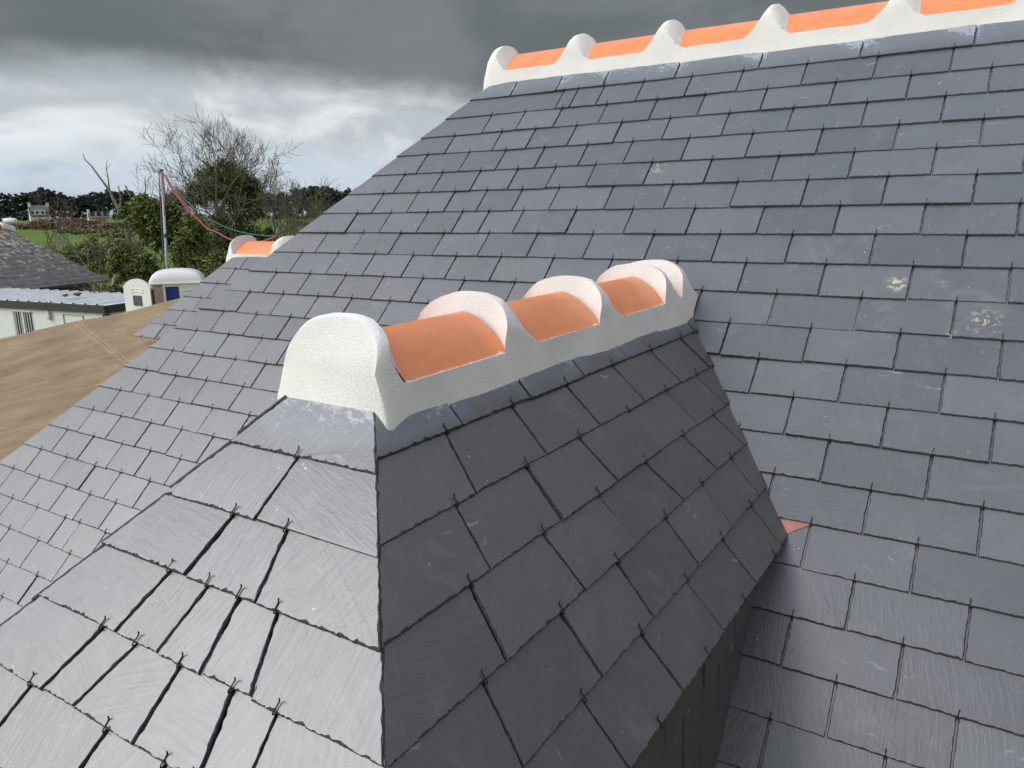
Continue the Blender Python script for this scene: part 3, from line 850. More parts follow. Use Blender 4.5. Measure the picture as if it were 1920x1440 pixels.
# ey points down-slope? keep the patch running towards the house
if (T3 - T2).dot(ey) < 0 and False: pass
m_tarp = tarp_material()
tarp = mesh('brown_tarpaulin', tv, tf, m_tarp, None, True)
uvl = tarp.data.uv_layers.new(name='grain')
for lp in tarp.data.loops: uvl.data[lp.index].uv = tuvs[lp.vertex_index]
bm = bmesh.new(); bm.from_mesh(tarp.data); bmesh.ops.recalc_face_normals(bm, faces=bm.faces[:]); bm.to_mesh(tarp.data); bm.free()
props(tarp, 'wrinkled brown membrane sheet spread over the low roof at the left', 'tarpaulin')
an = MB()
q0, q1, q2, q3 = [T2 + ex * a + ey * b + Vector((0, 0, -.12)) for a, b in ((-3.1, -.06), (1.4, -.06), (1.4, -3.2), (-3.1, -3.2))]
an.hexa([Vector((q.x, q.y, -4.4)) for q in (q0, q1, q2, q3)], [q0, q1, q2, q3])
ann = an.build('low_annexe', m_whitewall); props(ann, 'low white walled annexe beneath the brown sheet', 'building')

# ------------------------------------------------------------------ ground
PR = [(0, -3.75), (23, -3.75), (36, -2.9), (60, -2.2), (90, -1.45), (120, -.8), (170, -.22), (300, -.05), (6000, 0)]
AZ0 = Vector((CR @ Vector((-.45, 0, -1)))); AZ0.z = 0; AZ0.normalize()
AZL = Vector((-AZ0.y, AZ0.x, 0))
def gz(x, y):
    d = math.hypot(x - CW.x, y - CW.y); z = 0
    for (a, za), (b, zb) in zip(PR, PR[1:]):
        if a <= d <= b:
            t = (d - a) / (b - a); z = za + (zb - za) * t; break
    lat = Vector((x - CW.x, y - CW.y, 0)).dot(AZL)
    z -= .75 * min(1, max(0, (lat + .5) / 5)) * min(1, max(0, (46 - d) / 16))
    z += noise.noise(Vector((x * .05, y * .05, 0))) * .15 * min(1, d / 40)
    return z
def ground():
    vs, fs = [], []; rad = [0] + [2.2 * 1.088 ** i for i in range(96)]; NA_ = 144
    rad = [r for r in rad if r < 6000] + [6000]
    vs.append((CW.x, CW.y, gz(CW.x, CW.y)))
    for r in rad[1:]:
        for k in range(NA_):
            a = 2 * math.pi * k / NA_; x, y = CW.x + r * math.cos(a), CW.y + r * math.sin(a); vs.append((x, y, gz(x, y)))
    for k in range(NA_): fs.append([0, 1 + k, 1 + (k + 1) % NA_])
    for i in range(len(rad) - 2):
        for k in range(NA_):
            a = 1 + i * NA_ + k; b = 1 + i * NA_ + (k + 1) % NA_; fs.append([a, a + NA_, b + NA_, b])
    m, t, b = mat('meadow'); o = t.new('ShaderNodeTexCoord').outputs['Object']
    n = t.noise(o, .06, 5, .6, .5); f = t.noise(o, 2.2, 7, .7); g = t.noise(o, .35, 5, .6)
    c = t.mix(t.rng(n, .35, .62), (.12, .24, .03, 1), (.17, .24, .055, 1))
    c = t.mix(t.rng(g, .48, .68), c, (.16, .14, .07, 1))
    c = t.mix(t.math('MULTIPLY', f, .5), c, (.05, .075, .02, 1))
    t.put(b.inputs['Base Color'], c); b.inputs['Roughness'].default_value = .95; b.inputs['Specular IOR Level'].default_value = .1
    bump(t, b, f, .12)
    o = mesh('ground', vs, fs, m, None, True); o['kind'] = 'structure'
ground()
def G_(p): return Vector((p.x, p.y, gz(p.x, p.y)))
def basis(x0, d0, x1, d1, y=500):
    """ground frame from two picture columns and depths: origin, unit along, unit away from the camera, length"""
    A = at(x0, y, d0); B = at(x1, y, d1); A.z = B.z = 0; u = (B - A); L = u.length; u.normalize(); w = Vector((-u.y, u.x, 0))
    if w.dot(A - Vector((CW.x, CW.y, 0))) < 0: w = -w
    return A, u, w, L
def zat(x, y, d): return at(x, y, d).z

# ------------------------------------------------------------------ site cabin
m_cab = simple('white_cabin_panel', (.72, .74, .76), .45, 3, .04)
m_dark = simple('dark_trim', (.035, .032, .03), .5, 20, .2)
m_galv = simple('galvanised_sheet', (.72, .75, .76), .42, 2.5, .08, metal=.0)
m_grey = simple('grey_plastic', (.30, .31, .32), .5, 10, .1)
A, u, w, L = basis(188, 21.5, -120, 24.6)
zE = zat(188, 581, 21.5); zb = G_(A).z - .3
cab = empty('site_cabin', (A.x, A.y, zb), label='white site cabin with barred window, dark roof edge and ribbed metal roof', cat='cabin')
def P3(a, b, z): return A + u * a + w * b + Vector((0, 0, z))
mb = MB(); dp = 2.5
mb.hexa([P3(0, 0, zb), P3(L, 0, zb), P3(L, dp, zb), P3(0, dp, zb)], [P3(0, 0, zE - .14), P3(L, 0, zE - .14), P3(L, dp, zE - .12), P3(0, dp, zE - .12)])
for i in range(0): mb.hexa([P3(i * .55 - .01, -.012, zb), P3(i * .55 + .01, -.012, zb), P3(i * .55 + .01, 0.01, zb), P3(i * .55 - .01, 0.01, zb)], [P3(i * .55 - .01, -.012, zE - .16), P3(i * .55 + .01, -.012, zE - .16), P3(i * .55 + .01, 0.01, zE - .16), P3(i * .55 - .01, 0.01, zE - .16)])
mb.build('wall', m_cab, cab)
mb = MB()
def beam(mb, p, q, hw, hh):
    d = (q - p).normalized(); s_ = d.cross(Vector((0, 0, 1))).normalized() * hw; t_ = Vector((0, 0, hh))
    mb.hexa([p - s_ - t_, q - s_ - t_, q + s_ - t_, p + s_ - t_], [p - s_ + t_, q - s_ + t_, q + s_ + t_, p + s_ + t_])
beam(mb, P3(-.06, -.05, zE - .02), P3(L, -.05, zE - .02), .05, .11); beam(mb, P3(-.05, .0, zE - .02), P3(-.05, dp, zE + .0), .05, .11)
beam(mb, P3(L, dp, zE), P3(0, dp, zE), .05, .09)
mb.build('fascia', m_dark, cab)
mb = MB(); mb.box(P3(-.03, -.03, (zb + zE) / 2 - .1), (.14, .14, zE - zb - .1), Matrix.Rotation(math.atan2(u.y, u.x), 3, 'Z')); mb.build('corner_post', m_dark, cab)
# ribbed roof sheet
vs, fs = [], []; prof = []
x = 0
while x < L - .1: prof += [(x, 0), (x + .36, 0), (x + .39, .05), (x + .46, .05), (x + .49, 0)]; x += .5
for (a, h) in prof:
    for b in (0.06, dp - .04): vs.append(P3(a, b, zE + .07 + h + b * .012))
for i in range(len(prof) - 1): fs.append([2 * i, 2 * i + 2, 2 * i + 3, 2 * i + 1])
rf = mesh('roof_sheet', vs, fs, m_galv, cab)
sm_ = rf.modifiers.new('t', 'SOLIDIFY'); sm_.thickness = .012
# barred window, lamp, cable, door
wa, wb_ = 2.22, 1.60
def px_on_wall(x, y): 
    p = hit(x, y, A, w) - A; return p.dot(u), p.z + 0
(a0, z0), (a1, z1) = px_on_wall(58, 586), px_on_wall(26, 582)
zt = (z0 + z1) / 2 + A.z; zt = hit(42, 584, A, w).z; zbm = zt - 1.0
mb = MB(); mb.hexa([P3(a0, -.01, zbm), P3(a1, -.01, zbm), P3(a1, .02, zbm), P3(a0, .02, zbm)], [P3(a0, -.01, zt), P3(a1, -.01, zt), P3(a1, .02, zt), P3(a0, .02, zt)])
win = mb.build('window', simple('dark_glass', (.03, .035, .04), .15, 5, .1), cab)
mb = MB()
for i in range(8):
    a = a0 + (a1 - a0) * (i + .1) / 7.2
    if i == 3: continue
    mb.tube([P3(a, -.05, zbm - .02), P3(a, -.05, zt + .03)], .014, 6)
for z in (zt + .01, zbm + .1): mb.tube([P3(a0 - .06, -.05, z), P3(a1 + .06, -.05, z)], .014, 6)
mid = (a0 + a1) / 2; mb.hexa([P3(mid - .05, -.03, zbm), P3(mid + .05, -.03, zbm), P3(mid + .05, -.01, zbm), P3(mid - .05, -.01, zbm)], [P3(mid - .05, -.03, zt), P3(mid + .05, -.03, zt), P3(mid + .05, -.01, zt), P3(mid - .05, -.01, zt)])
mb.build('window_bars', m_cab, win)
p = hit(94, 588, A, w); mb = MB(); q = Matrix.Rotation(math.atan2(u.y, u.x), 3, 'Z')
mb.box(p - w * .05, (.12, .1, .16), q); mb.box(p - w * .05 - Vector((0, 0, .14)), (.08, .09, .08), q); mb.build('lamp_box', simple('cream_plastic', (.62, .58, .45), .5, 10, .1), cab)
mb = MB(); mb.tube([p + Vector((0, 0, .08)) - w * .05, p + Vector((0, 0, .2)) - w * .07 + u * .05, p + Vector((0, 0, .34)) - w * .08 + u * .03, p + Vector((0, 0, .36)) - w * .1 - u * .1], .012, 5); mb.build('cable', m_dark, cab)
pd1 = hit(119, 589, A, w); pd2 = hit(156, 592, A, w); mb = MB()
for r1, r2 in ((pd1, pd2), (pd2, pd2 - Vector((0, 0, 1.2))), (pd1, pd1 - Vector((0, 0, 1.2)))): mb.tube([r1 - w * .015, r2 - w * .015], .013, 4)
mb.build('door_frame', m_grey, cab)

# ------------------------------------------------------------------ portable toilet with its door open
m_tw = simple('white_moulded_plastic', (.80, .80, .78), .38, 2, .03)
m_tb = simple('blue_moulded_plastic', (.012, .035, .24), .38, 3, .1)
m_tg = simple('pale_grey_panel', (.60, .62, .62), .5, 3, .08)
A, u, w, L = basis(303, 20.0, 363, 20.25)
zt = zat(330, 498, 20.5); gz0 = zt - 2.42
toi = empty('portable_toilet', (A.x, A.y, gz0), label='white and blue portable toilet with its door standing open', cat='portable toilet')
def T3_(a, b, z): return A + u * a + w * b + Vector((0, 0, gz0 + z))
S_ = max(.9, L); dpt = 1.1
mb = MB()
mb.hexa([T3_(-.32, .06, 0), T3_(S_, .06, 0), T3_(S_, dpt, 0), T3_(-.32, dpt, 0)], [T3_(-.32, .06, 2.14), T3_(S_, .06, 2.14), T3_(S_, dpt, 2.14), T3_(-.32, dpt, 2.14)])
mb.build('body', m_tg, toi)
mb = MB()
mb.hexa([T3_(.02, 0, .1), T3_(.34, 0, .1), T3_(.34, .07, .1), T3_(.02, .07, .1)], [T3_(.02, 0, 1.9), T3_(.34, 0, 1.9), T3_(.34, .07, 1.9), T3_(.02, .07, 1.9)])
mb.hexa([T3_(S_ + .005, .25, .1), T3_(S_ + .05, .25, .1), T3_(S_ + .05, dpt - .1, .1), T3_(S_ + .005, dpt - .1, .1)], [T3_(S_ + .005, .25, 1.9), T3_(S_ + .05, .25, 1.9), T3_(S_ + .05, dpt - .1, 1.9), T3_(S_ + .005, dpt - .1, 1.9)])
mb.build('blue_panel', m_tb, toi)
# white front panel with arched top and moulded louvres
def arch_panel(mb, x0, x1, zb_, zs, rise, y0, y1, P, mi=0):
    N = 12; top_ = [(x0 + (x1 - x0) * i / N, zs + rise * math.sin(math.pi * (i / N)) ** .7 * .6 + rise * .4 * math.sin(math.pi * i / N)) for i in range(N + 1)]
    k = len(mb.v); out = [(x1, zb_), (x0, zb_)] + top_
    n = len(out); mb.add([P(a, y0, z) for a, z in out] + [P(a, y1, z) for a, z in out], [list(range(n)), [n + i for i in range(n)][::-1]] + [[i, n + i, n + (i + 1) % n, (i + 1) % n] for i in range(n)], mi)
mb = MB(); arch_panel(mb, .36, S_ + .06, .0, 1.92, .22, -.03, .05, T3_)
mb.hexa([T3_(-.04, -.03, 0), T3_(.03, -.03, 0), T3_(.03, .05, 0), T3_(-.04, .05, 0)], [T3_(-.04, -.03, 1.95), T3_(.03, -.03, 1.95), T3_(.03, .05, 1.95), T3_(-.04, .05, 1.95)])
mb.hexa([T3_(-.04, -.028, 1.9), T3_(.37, -.028, 1.9), T3_(.37, .05, 1.9), T3_(-.04, .05, 1.9)], [T3_(-.04, -.028, 2.0), T3_(.37, -.028, 2.0), T3_(.37, .05, 2.0), T3_(-.04, .05, 2.0)])
wp = mb.build('side_panel', m_tw, toi)
mb = MB()
for i in range(5):
    z = 1.76 - i * .09; pts = [T3_(.44 + (S_ - .46) * j / 8, -.04, z + .05 * math.sin(math.pi * j / 8)) for j in range(9)]; mb.tube(pts, .014, 5)
mb.build('louvre', m_tw, wp, True)
# domed roof
vs, fs = [], []; NX_, NY_ = 22, 14
for j in range(NY_ + 1):
    for i in range(NX_ + 1):
        a, b = i / NX_ * 2 - 1, j / NY_ * 2 - 1
        h = (1 - abs(a) ** 5) ** .5 * (1 - abs(b) ** 5) ** .5 if abs(a) < 1 and abs(b) < 1 else 0
        vs.append(T3_(-.34 + (S_ + .40) * (a + 1) / 2, -.08 + (dpt + .16) * (b + 1) / 2, 2.10 + .20 * h + .05 * (1 - a * a) * (1 - b * b) * 1.5 - .03))
for j in range(NY_):
    for i in range(NX_):
        a = j * (NX_ + 1) + i; fs.append([a, a + 1, a + NX_ + 2, a + NX_ + 1])
k = len(vs); ring_ = [i for i in range(NX_ + 1)] + [j * (NX_ + 1) + NX_ for j in range(1, NY_ + 1)] + [NY_ * (NX_ + 1) + i for i in range(NX_ - 1, -1, -1)] + [j * (NX_ + 1) for j in range(NY_ - 1, 0, -1)]
for i in ring_: vs.append(vs[i] - Vector((0, 0, .09)))
for i in range(len(ring_)): j = (i + 1) % len(ring_); fs.append([ring_[i], k + i, k + j, ring_[j]])
fs.append([k + i for i in range(len(ring_))])
mesh('roof', vs, fs, m_tw, toi, True)
# open door leaf, hinged on the left jamb
Bd, ud, wd_, Ld = basis(228, 19.75, 278, 19.35); 
def D3_(a, b, z): return Bd + ud * a + wd_ * b + Vector((0, 0, gz0 + z))
mb = MB(); arch_panel(mb, 0, Ld, .05, 1.96, .20, -.03, .03, D3_); dr = mb.build('door', m_tw, toi)
mb = MB(); mb.box(D3_(Ld * .5, -.04, 1.60), (.30, .02, .26), Matrix.Rotation(math.atan2(ud.y, ud.x), 3, 'Z')); mb.build('door_vent', simple('smoked_vent', (.10, .10, .14), .3, 8, .2), dr)
mb = MB()
for i in range(2):
    z = 1.80 + i * .07; mb = MB(); mb.tube([D3_(Ld * (.25 + .5 * j / 8), -.035, z + .04 * math.sin(math.pi * j / 8)) for j in range(9)], .012, 5); mb.build('moulding', m_tw, dr, True)
mb = MB(); mb.hexa([D3_(Ld + .01, -.02, .1), D3_(Ld + .05, -.02, .1), D3_(Ld + .05, .04, .1), D3_(Ld + .01, .04, .1)], [D3_(Ld + .01, -.02, 1.9), D3_(Ld + .05, -.02, 1.9), D3_(Ld + .05, .04, 1.9), D3_(Ld + .01, .04, 1.9)]); mb.build('hinge_post', m_dark, toi)
mb = MB(); mb.hexa([T3_(-.28, .0, 1.5), T3_(-.06, .0, 1.5), T3_(-.06, .05, 1.5), T3_(-.28, .05, 1.5)], [T3_(-.28, .0, 1.92), T3_(-.06, .0, 1.92), T3_(-.06, .05, 1.92), T3_(-.28, .05, 1.92)]); mb.build('notice', simple('faded_pink_notice', (.55, .33, .32), .6, 12, .25), toi)

# ------------------------------------------------------------------ scaffold pole carrying site hoses
p_top, p_bot = at(303, 321, 23), at(313, 505, 23); dirp = (p_bot - p_top).normalized()
gb = G_(p_bot); p_end = p_top + dirp * ((p_top.z - gb.z) / -dirp.z)
pole = empty('scaffold_pole', tuple(p_end), label='leaning galvanised pole holding up red and blue hoses behind the portable toilet', cat='pole')
m_pole = simple('zinc_tube', (.36, .38, .40), .4, 30, .15, metal=.6)
mb = MB(); mb.tube([p_end - Vector((0, 0, .2)), p_top], .042, 10); mb.build('tube', m_pole, pole, True)
mb = MB(); mb.tube([p_top + Vector((0, 0, -.03)), p_top + Vector((0, 0, .06))], .055, 8); mb.build('collar', m_dark, pole); mb = MB(); mb.tube([p_top + dirp * 1.9, p_top + dirp * 2.0], .055, 8); mb.build('collar', m_dark, pole)
m_red = simple('red_hose', (.30, .03, .025), .45, 20, .2); m_blue = simple('teal_hose', (.025, .07, .08), .45, 20, .2)
A0 = p_top; A1 = at(470, 425, 16); A2 = at(520, 446, 12)
def sag(t, s, o): 
    p = A0.lerp(A2, t); p = p + Vector((0, 0, -s * 4 * t * (1 - t))) + Vector((0, 0, o)); return p
mb = MB(); mb.tube([sag(i / 30, .70, .0) + Vector((0, 0, .02 * math.sin(i * 1.1))) for i in range(31)], .019, 6)
mb.tube([A0 + dirp * (i * .45) + Vector((.09 * math.sin(i * .8 + .5), .0, 0)) for i in range(5)], .017, 6)
mb.tube([sag(i / 30, .62, .02) for i in range(12)], .014, 6)
h1 = mb.build('red_hose', m_red, None, True); props(h1, 'red hose sagging from the pole top to the roof behind the short ridge', 'hose')
mb = MB(); mb.tube([sag(i / 30, .50, .03) for i in range(31)], .012, 6)
mb.tube([A0 - Vector((0, .06, 0)) + dirp * (i * .6) + Vector((-.05, 0, 0)) for i in range(7)], .016, 6)
h2 = mb.build('blue_hose', m_blue, None, True); props(h2, 'thin blue green hose strung beside the red one from the pole', 'hose')

# ------------------------------------------------------------------ old stone barn
def barn_material():
    m, t, b = mat('lichened_old_slate'); o = t.new('ShaderNodeTexCoord').outputs['Object']
    g = t.new('ShaderNodeSeparateXYZ', Vector=o).outputs[2]
    row = t.math('FRACT', t.math('MULTIPLY', g, 6.5)); n = t.noise(o, .9, 5, .6)
    st = t.noise(t.new('ShaderNodeMapping', Vector=o, Scale=(2.5, 2.5, 7)).outputs[0], 1.5, 5, .7)
    c = t.mix(t.rng(st, .3, .7), (.085, .080, .077, 1), (.19, .18, .172, 1)); c = t.mix(t.math('MULTIPLY', t.math('LESS_THAN', row, .16), .5), c, (.025, .023, .023, 1))
    vo = t.noise(o, 4.2, 5, .62, .1)
    zf = t.rng(g, -2.3, -.6)
    li = t.rng(t.math('ADD', vo, t.math('MULTIPLY', t.math('ADD', t.math('MULTIPLY', zf, .7), t.math('MULTIPLY', n, .5)), .16)), .655, .70)
    c = t.mix(t.math('MULTIPLY', li, .85), c, (.42, .40, .27, 1))
    t.put(b.inputs['Base Color'], c); b.inputs['Roughness'].default_value = .8; bump(t, b, t.math('ADD', st, row), .03, .6)
    return m
zeR = zat(205, 525, 32); e1 = at(205, 525, 32); e0 = hit(0, 547, Vector((0, 0, zeR)), Vector((0, 0, 1)))
ue = (e0 - e1); ue.z = 0; Lb = ue.length; ue.normalize(); we = Vector((-ue.y, ue.x, 0))
if we.dot(e1 - CW) < 0: we = -we
hy = 4.6
def B3(a, b, z): return e1 + ue * a + we * b + Vector((0, 0, z))
# apex on the ray of (12, 428)
ap = None
apd = hit(12, 428, B3(0, hy, 0), we); za = apd.z - zeR; aa = (apd - e1).dot(ue)
barn = empty('stone_barn', (e1.x, e1.y, G_(e1).z), label='old barn with a mossy dark slate roof speckled with pale lichen', cat='barn')
LL = aa + 8
mb = MB(); vsb = [B3(0, 0, 0), B3(LL, 0, 0), B3(LL, 2 * hy, 0), B3(0, 2 * hy, 0), B3(aa, hy, za), B3(LL - 2, hy, za)]
vsb += [v - Vector((0, 0, .1)) for v in vsb[:4]]
mb.add(vsb, [[0, 1, 5, 4], [1, 2, 5], [2, 3, 4, 5], [3, 0, 4], [0, 6, 7, 1], [1, 7, 8, 2], [2, 8, 9, 3], [3, 9, 6, 0], [9, 8, 7, 6]]); br = mb.build('roof', barn_material(), barn)
br_h = 5.0
m_stone = simple('ochre_stone', (.26, .22, .16), .9, 3, .4, .03)
mb = MB(); zg = -br_h + 0
mb.hexa([B3(.45, .45, zg), B3(LL - .4, .45, zg), B3(LL - .4, 2 * hy - .4, zg), B3(.45, 2 * hy - .4, zg)], [B3(.45, .45, -.09), B3(LL - .4, .45, -.09), B3(LL - .4, 2 * hy - .4, -.09), B3(.45, 2 * hy - .4, -.09)]); mb.build('wall', m_stone, barn)
mb = MB(); mb.hexa([B3(1.6, .42, -1.5), B3(2.6, .42, -1.5), B3(2.6, .5, -1.5), B3(1.6, .5, -1.5)], [B3(1.6, .42, -.14), B3(2.6, .42, -.14), B3(2.6, .5, -.14), B3(1.6, .5, -.14)]); mb.build('opening', m_dark, barn)
mb = MB(); mb.tube([B3(aa - .1, hy, za + .02), B3(LL - 2, hy, za + .02)], .16, 8); mb.build('ridge_tile', simple('old_orange_tile', (.5, .2, .09), .7, 6, .2), barn)
mb = MB(); mb.tube([B3(aa - .25, hy, za - .12), B3(aa + .3, hy, za + .05)], .22, 8); mb.build('ridge_mortar', m_whitewall, barn)

# ------------------------------------------------------------------ vegetation
def leaf_mat(name, c0, c1, sc_=.6):
    m, t, b = mat(name); o = t.new('ShaderNodeTexCoord').outputs['Object']; g = t.new('ShaderNodeNewGeometry').outputs['Random Per Island']
    n = t.noise(o, sc_, 3, .6); f = t.math('ADD', t.math('MULTIPLY', n, .5), t.math('MULTIPLY', g, .5))
    t.put(b.inputs['Base Color'], t.mix(t.rng(f, .25, .75), c0 + (1,), c1 + (1,))); b.inputs['Roughness'].default_value = .55
    b.inputs['Specular IOR Level'].default_value = .35; return m
m_ivy = leaf_mat('ivy_leaf', (.026, .058, .013), (.085, .140, .028))
m_bush = leaf_mat('bush_leaf', (.050, .085, .016), (.165, .200, .038))
m_fir = leaf_mat('conifer_leaf', (.010, .022, .014), (.030, .048, .026), .15)
m_bark = simple('grey_bark', (.16, .145, .115), .9, 9, .3, .01)
m_twig = simple('brown_twig', (.20, .165, .125), .85, 5, .3)
m_bracken = leaf_mat('bracken', (.11, .055, .035), (.20, .11, .065), .4)
m_dry = leaf_mat('dry_stem', (.085, .11, .03), (.165, .175, .06), .4)
def branches(mb, p, d, L, r, lev, rg, spread=.55, up=.12, seg=5, tips=None, kids=(3, 5), minr=.004, shrink=.62, curv=.16):
    pts = [p]; rad = [r]; q = p.copy(); dd = d.normalized()
    for i in range(seg):
        dd = (dd + Vector((rg.gauss(0, curv), rg.gauss(0, curv), rg.gauss(0, curv) + up * .35))).normalized()
        q = q + dd * (L / seg); pts.append(q.copy()); rad.append(max(minr, r * (1 - .55 * (i + 1) / seg)))
    mb.tube(pts, rad, 6 if lev > 2 else (4 if lev > 1 else 3), 0, False)
    if lev <= 0:
        if tips is not None: tips.append(q)
        return
    n = rg.randint(*kids)
    for k in range(n):
        f = .30 + .70 * (k + rg.random()) / n; i = min(seg, max(1, int(f * seg))); b = pts[i]
        t = (pts[i] - pts[i - 1]).normalized(); o = t.orthogonal().normalized(); o.rotate(Matrix.Rotation(rg.uniform(0, 6.28), 3, t))
        nd = (t * (1 - spread) + o * spread + Vector((0, 0, up))).normalized()
        branches(mb, b, nd, L * shrink * rg.uniform(.8, 1.15), max(minr, rad[i] * .62), lev - 1, rg, spread, up, max(3, seg - 1), tips, kids, minr, shrink, curv)
def leaves(mb, blobs, n, size, rg, flat=0.0, mi=0, dens=1.0):
    """leaf quads spread through clumpy blobs (centre, radii)"""
    vol = [b[1][0] * b[1][1] * b[1][2] for b in blobs]; tot = sum(vol)
    for (c, rr), v in zip(blobs, vol):
        c = Vector(c); k = max(8, int(n * v / tot)); subs = []
        for _ in range(max(3, k // 38)):
            a = Vector((rg.gauss(0, 1), rg.gauss(0, 1), rg.gauss(0, 1))).normalized() * rg.random() ** .38
            subs.append((Vector((a.x * rr[0], a.y * rr[1], a.z * rr[2])), rg.uniform(.10, .26) * max(rr)))
        for _ in range(k):
            s_, sr = rg.choice(subs); a = Vector((rg.gauss(0, 1), rg.gauss(0, 1), rg.gauss(0, 1) * min(1, 1.4 * rr[2] / max(rr)))) * sr * .6
            p = c + s_ + a; nrm = (a.normalized() + Vector((rg.gauss(0, .5), rg.gauss(0, .5), .5 + rg.gauss(0, .4)))).normalized()
            t = nrm.orthogonal().normalized(); t.rotate(Matrix.Rotation(rg.uniform(0, 6.28), 3, nrm)); b2 = nrm.cross(t)
            z = size * rg.uniform(.55, 1.35); mb.add([p - t * z, p - b2 * z * .55, p + t * z, p + b2 * z * .55], [[0, 1, 2, 3]], mi)
def wide(x0, x1, y0, y1, d, depth=None):
    """a blob filling a picture box at depth d"""
    c = at((x0 + x1) / 2, (y0 + y1) / 2, d); rx = (x1 - x0) / 2 / FPX * d; rz = (y1 - y0) / 2 / FPX * d; return (c, (rx * .8, depth or rx * .8, rz))
def bare_tree(name, label, xb, d, ytop, limbs, seed, lev=4, kids=(3, 5), group=None, r0=.11):
    rg = random.Random(seed); base = at(xb, 500, d); g = G_(base); top = at(xb, ytop, d); H = top.z - g.z
    root = empty(name, tuple(g), label=label, cat='tree', group=group)
    tr = MB(); cr = MB(); 
    pts = [g - Vector((0, 0, .2))]; rad = [r0]; n = 10; q = g.copy(); lean = Vector(limbs.get('lean', (0, 0, 0)))
    for i in range(1, n + 1):
        q = g + Vector((0, 0, H * .80 * i / n)) + lean * (i / n) ** 1.5 + Vector((rg.gauss(0, .05), rg.gauss(0, .05), 0)); pts.append(q); rad.append(r0 * (1 - .75 * i / n))
    tr.tube(pts, rad, 8, 0, False)
    for k in range(limbs['n']):
        f = limbs.get('from', .4) + (1 - limbs.get('from', .4)) * (k + .5) / limbs['n']; i = max(1, int(f * n)); a = rg.uniform(0, 6.28)
        o = Vector((math.cos(a), math.sin(a), 0)); dr_ = (o * limbs.get('spread', .8) + Vector((0, 0, limbs.get('up', .75)))).normalized()
        branches(cr, pts[i], dr_, H * limbs.get('len', .36) * rg.uniform(.8, 1.15) * (1.15 - .5 * f), rad[i] * .6, lev - 1, rg, .52, .13, 6, None, kids, limbs.get('minr', .0075), .60, .13)
    branches(cr, pts[-1], Vector((0, 0, 1)) + lean * .1, H * .26, rad[-1], lev - 1, rg, .5, .2, 6, None, kids, limbs.get('minr', .0075), .60, .13)
    tr.build('trunk', m_bark, root, True); cr.build('crown', m_twig, root, False); return root
TREES = 'bare winter trees behind the portable toilet'
bare_tree('bare_tree', 'tallest bare tree, its trunk wrapped in dark ivy', 416, 34, 285, dict(n=17, spread=1.5, up=.62, len=.60, **{'from': .42}), 3)
bare_tree('bare_tree', 'slim bare tree rising just right of the ivy covered crown', 458, 36, 285, dict(n=10, spread=1.1, up=.80, len=.46, **{'from': .45}), 8, r0=.08)
bare_tree('bare_tree', 'low spreading brownish bare tree nearest the roof edge', 520, 37, 325, dict(n=11, spread=1.4, up=.6, len=.62, **{'from': .25}), 15, r0=.07)
rg = random.Random(5)
iv = empty('ivy', tuple(G_(at(430, 500, 33.6))), label='dark evergreen ivy mass smothering the middle of the bare tree', cat='ivy')
mb = MB()
leaves(mb, [wide(358, 474, 302, 376, 33.6, 1.2), wide(345, 420, 332, 384, 33.6, .9), wide(400, 492, 322, 384, 33.6, 1.1), wide(392, 442, 372, 500, 33.4, .8), wide(425, 500, 372, 415, 33.8, .9), wide(412, 492, 408, 470, 33.8, .9), wide(345, 400, 362, 392, 33.6, .6)], 22000, .060, rg)
mb.build('foliage', m_ivy, iv)
mb = MB(); branches(mb, G_(at(425, 500, 33.7)), Vector((0, 0, 1)), 4.5, .05, 2, rg, .4, .2); mb.build('stem', m_bark, iv)
def bush(name, label, boxes, n, size, m, seed, d, cat='bush', group=None, depth=None, stems=6):
    rg = random.Random(seed); bx_ = [wide(*b, d, depth) for b in boxes]; c0 = sum((b[0] for b in bx_), Vector()) / len(bx_); g = G_(c0)
    root = empty(name, tuple(g), label=label, cat=cat, group=group)
    mb = MB(); leaves(mb, bx_, n, size, rg); mb.build('foliage', m, root)
    mb = MB()
    for i in range(stems):
        c = rg.choice(bx_)[0]; p0 = g + Vector((rg.uniform(-.5, .5), rg.uniform(-.5, .5), 0)); dd = c - p0; branches(mb, p0, dd, dd.length * .9, .03, 2, rg, .45, .1, 5, None, (2, 4), .008)
    mb.build('stem', m_twig, root); return root
bush('evergreen_shrub', 'tall olive green shrub standing left of the hose pole', [(222, 330, 372, 430), (236, 300, 366, 400), (256, 345, 400, 470), (214, 262, 392, 430), (300, 352, 380, 440)], 17000, .060, m_bush, 21, 29, 'shrub')
bush('evergreen_shrub', 'yellow green shrub low behind the open toilet door', [(196, 262, 452, 520), (232, 300, 470, 530), (205, 240, 500, 535)], 9000, .05, m_bush, 22, 26.5, 'shrub')
bush('evergreen_shrub', 'leafy shrub between the hose pole and the ivy trunk', [(318, 372, 440, 520), (330, 392, 400, 470), (352, 402, 470, 545)], 11000, .055, m_bush, 23, 28, 'shrub')
bush('evergreen_shrub', 'green shrub under the ivy beside the short orange ridge', [(385, 440, 470, 560), (425, 470, 450, 500), (372, 410, 500, 570)], 9000, .055, m_bush, 24, 27, 'shrub')
bush('ivy_thicket', 'dark ivy thicket at the foot of the bare trees', [(395, 470, 430, 520), (450, 520, 420, 470), (340, 400, 430, 500)], 7000, .07, m_ivy, 25, 31, 'thicket')
bush('bracken_bank', 'rust brown bracken bank in front of the white farmhouse', [(92, 150, 409, 428), (112, 165, 411, 428), (140, 215, 417, 430), (190, 258, 417, 430), (48, 100, 416, 428)], 9000, .16, m_bracken, 26, 92, 'thicket', depth=4, stems=3)
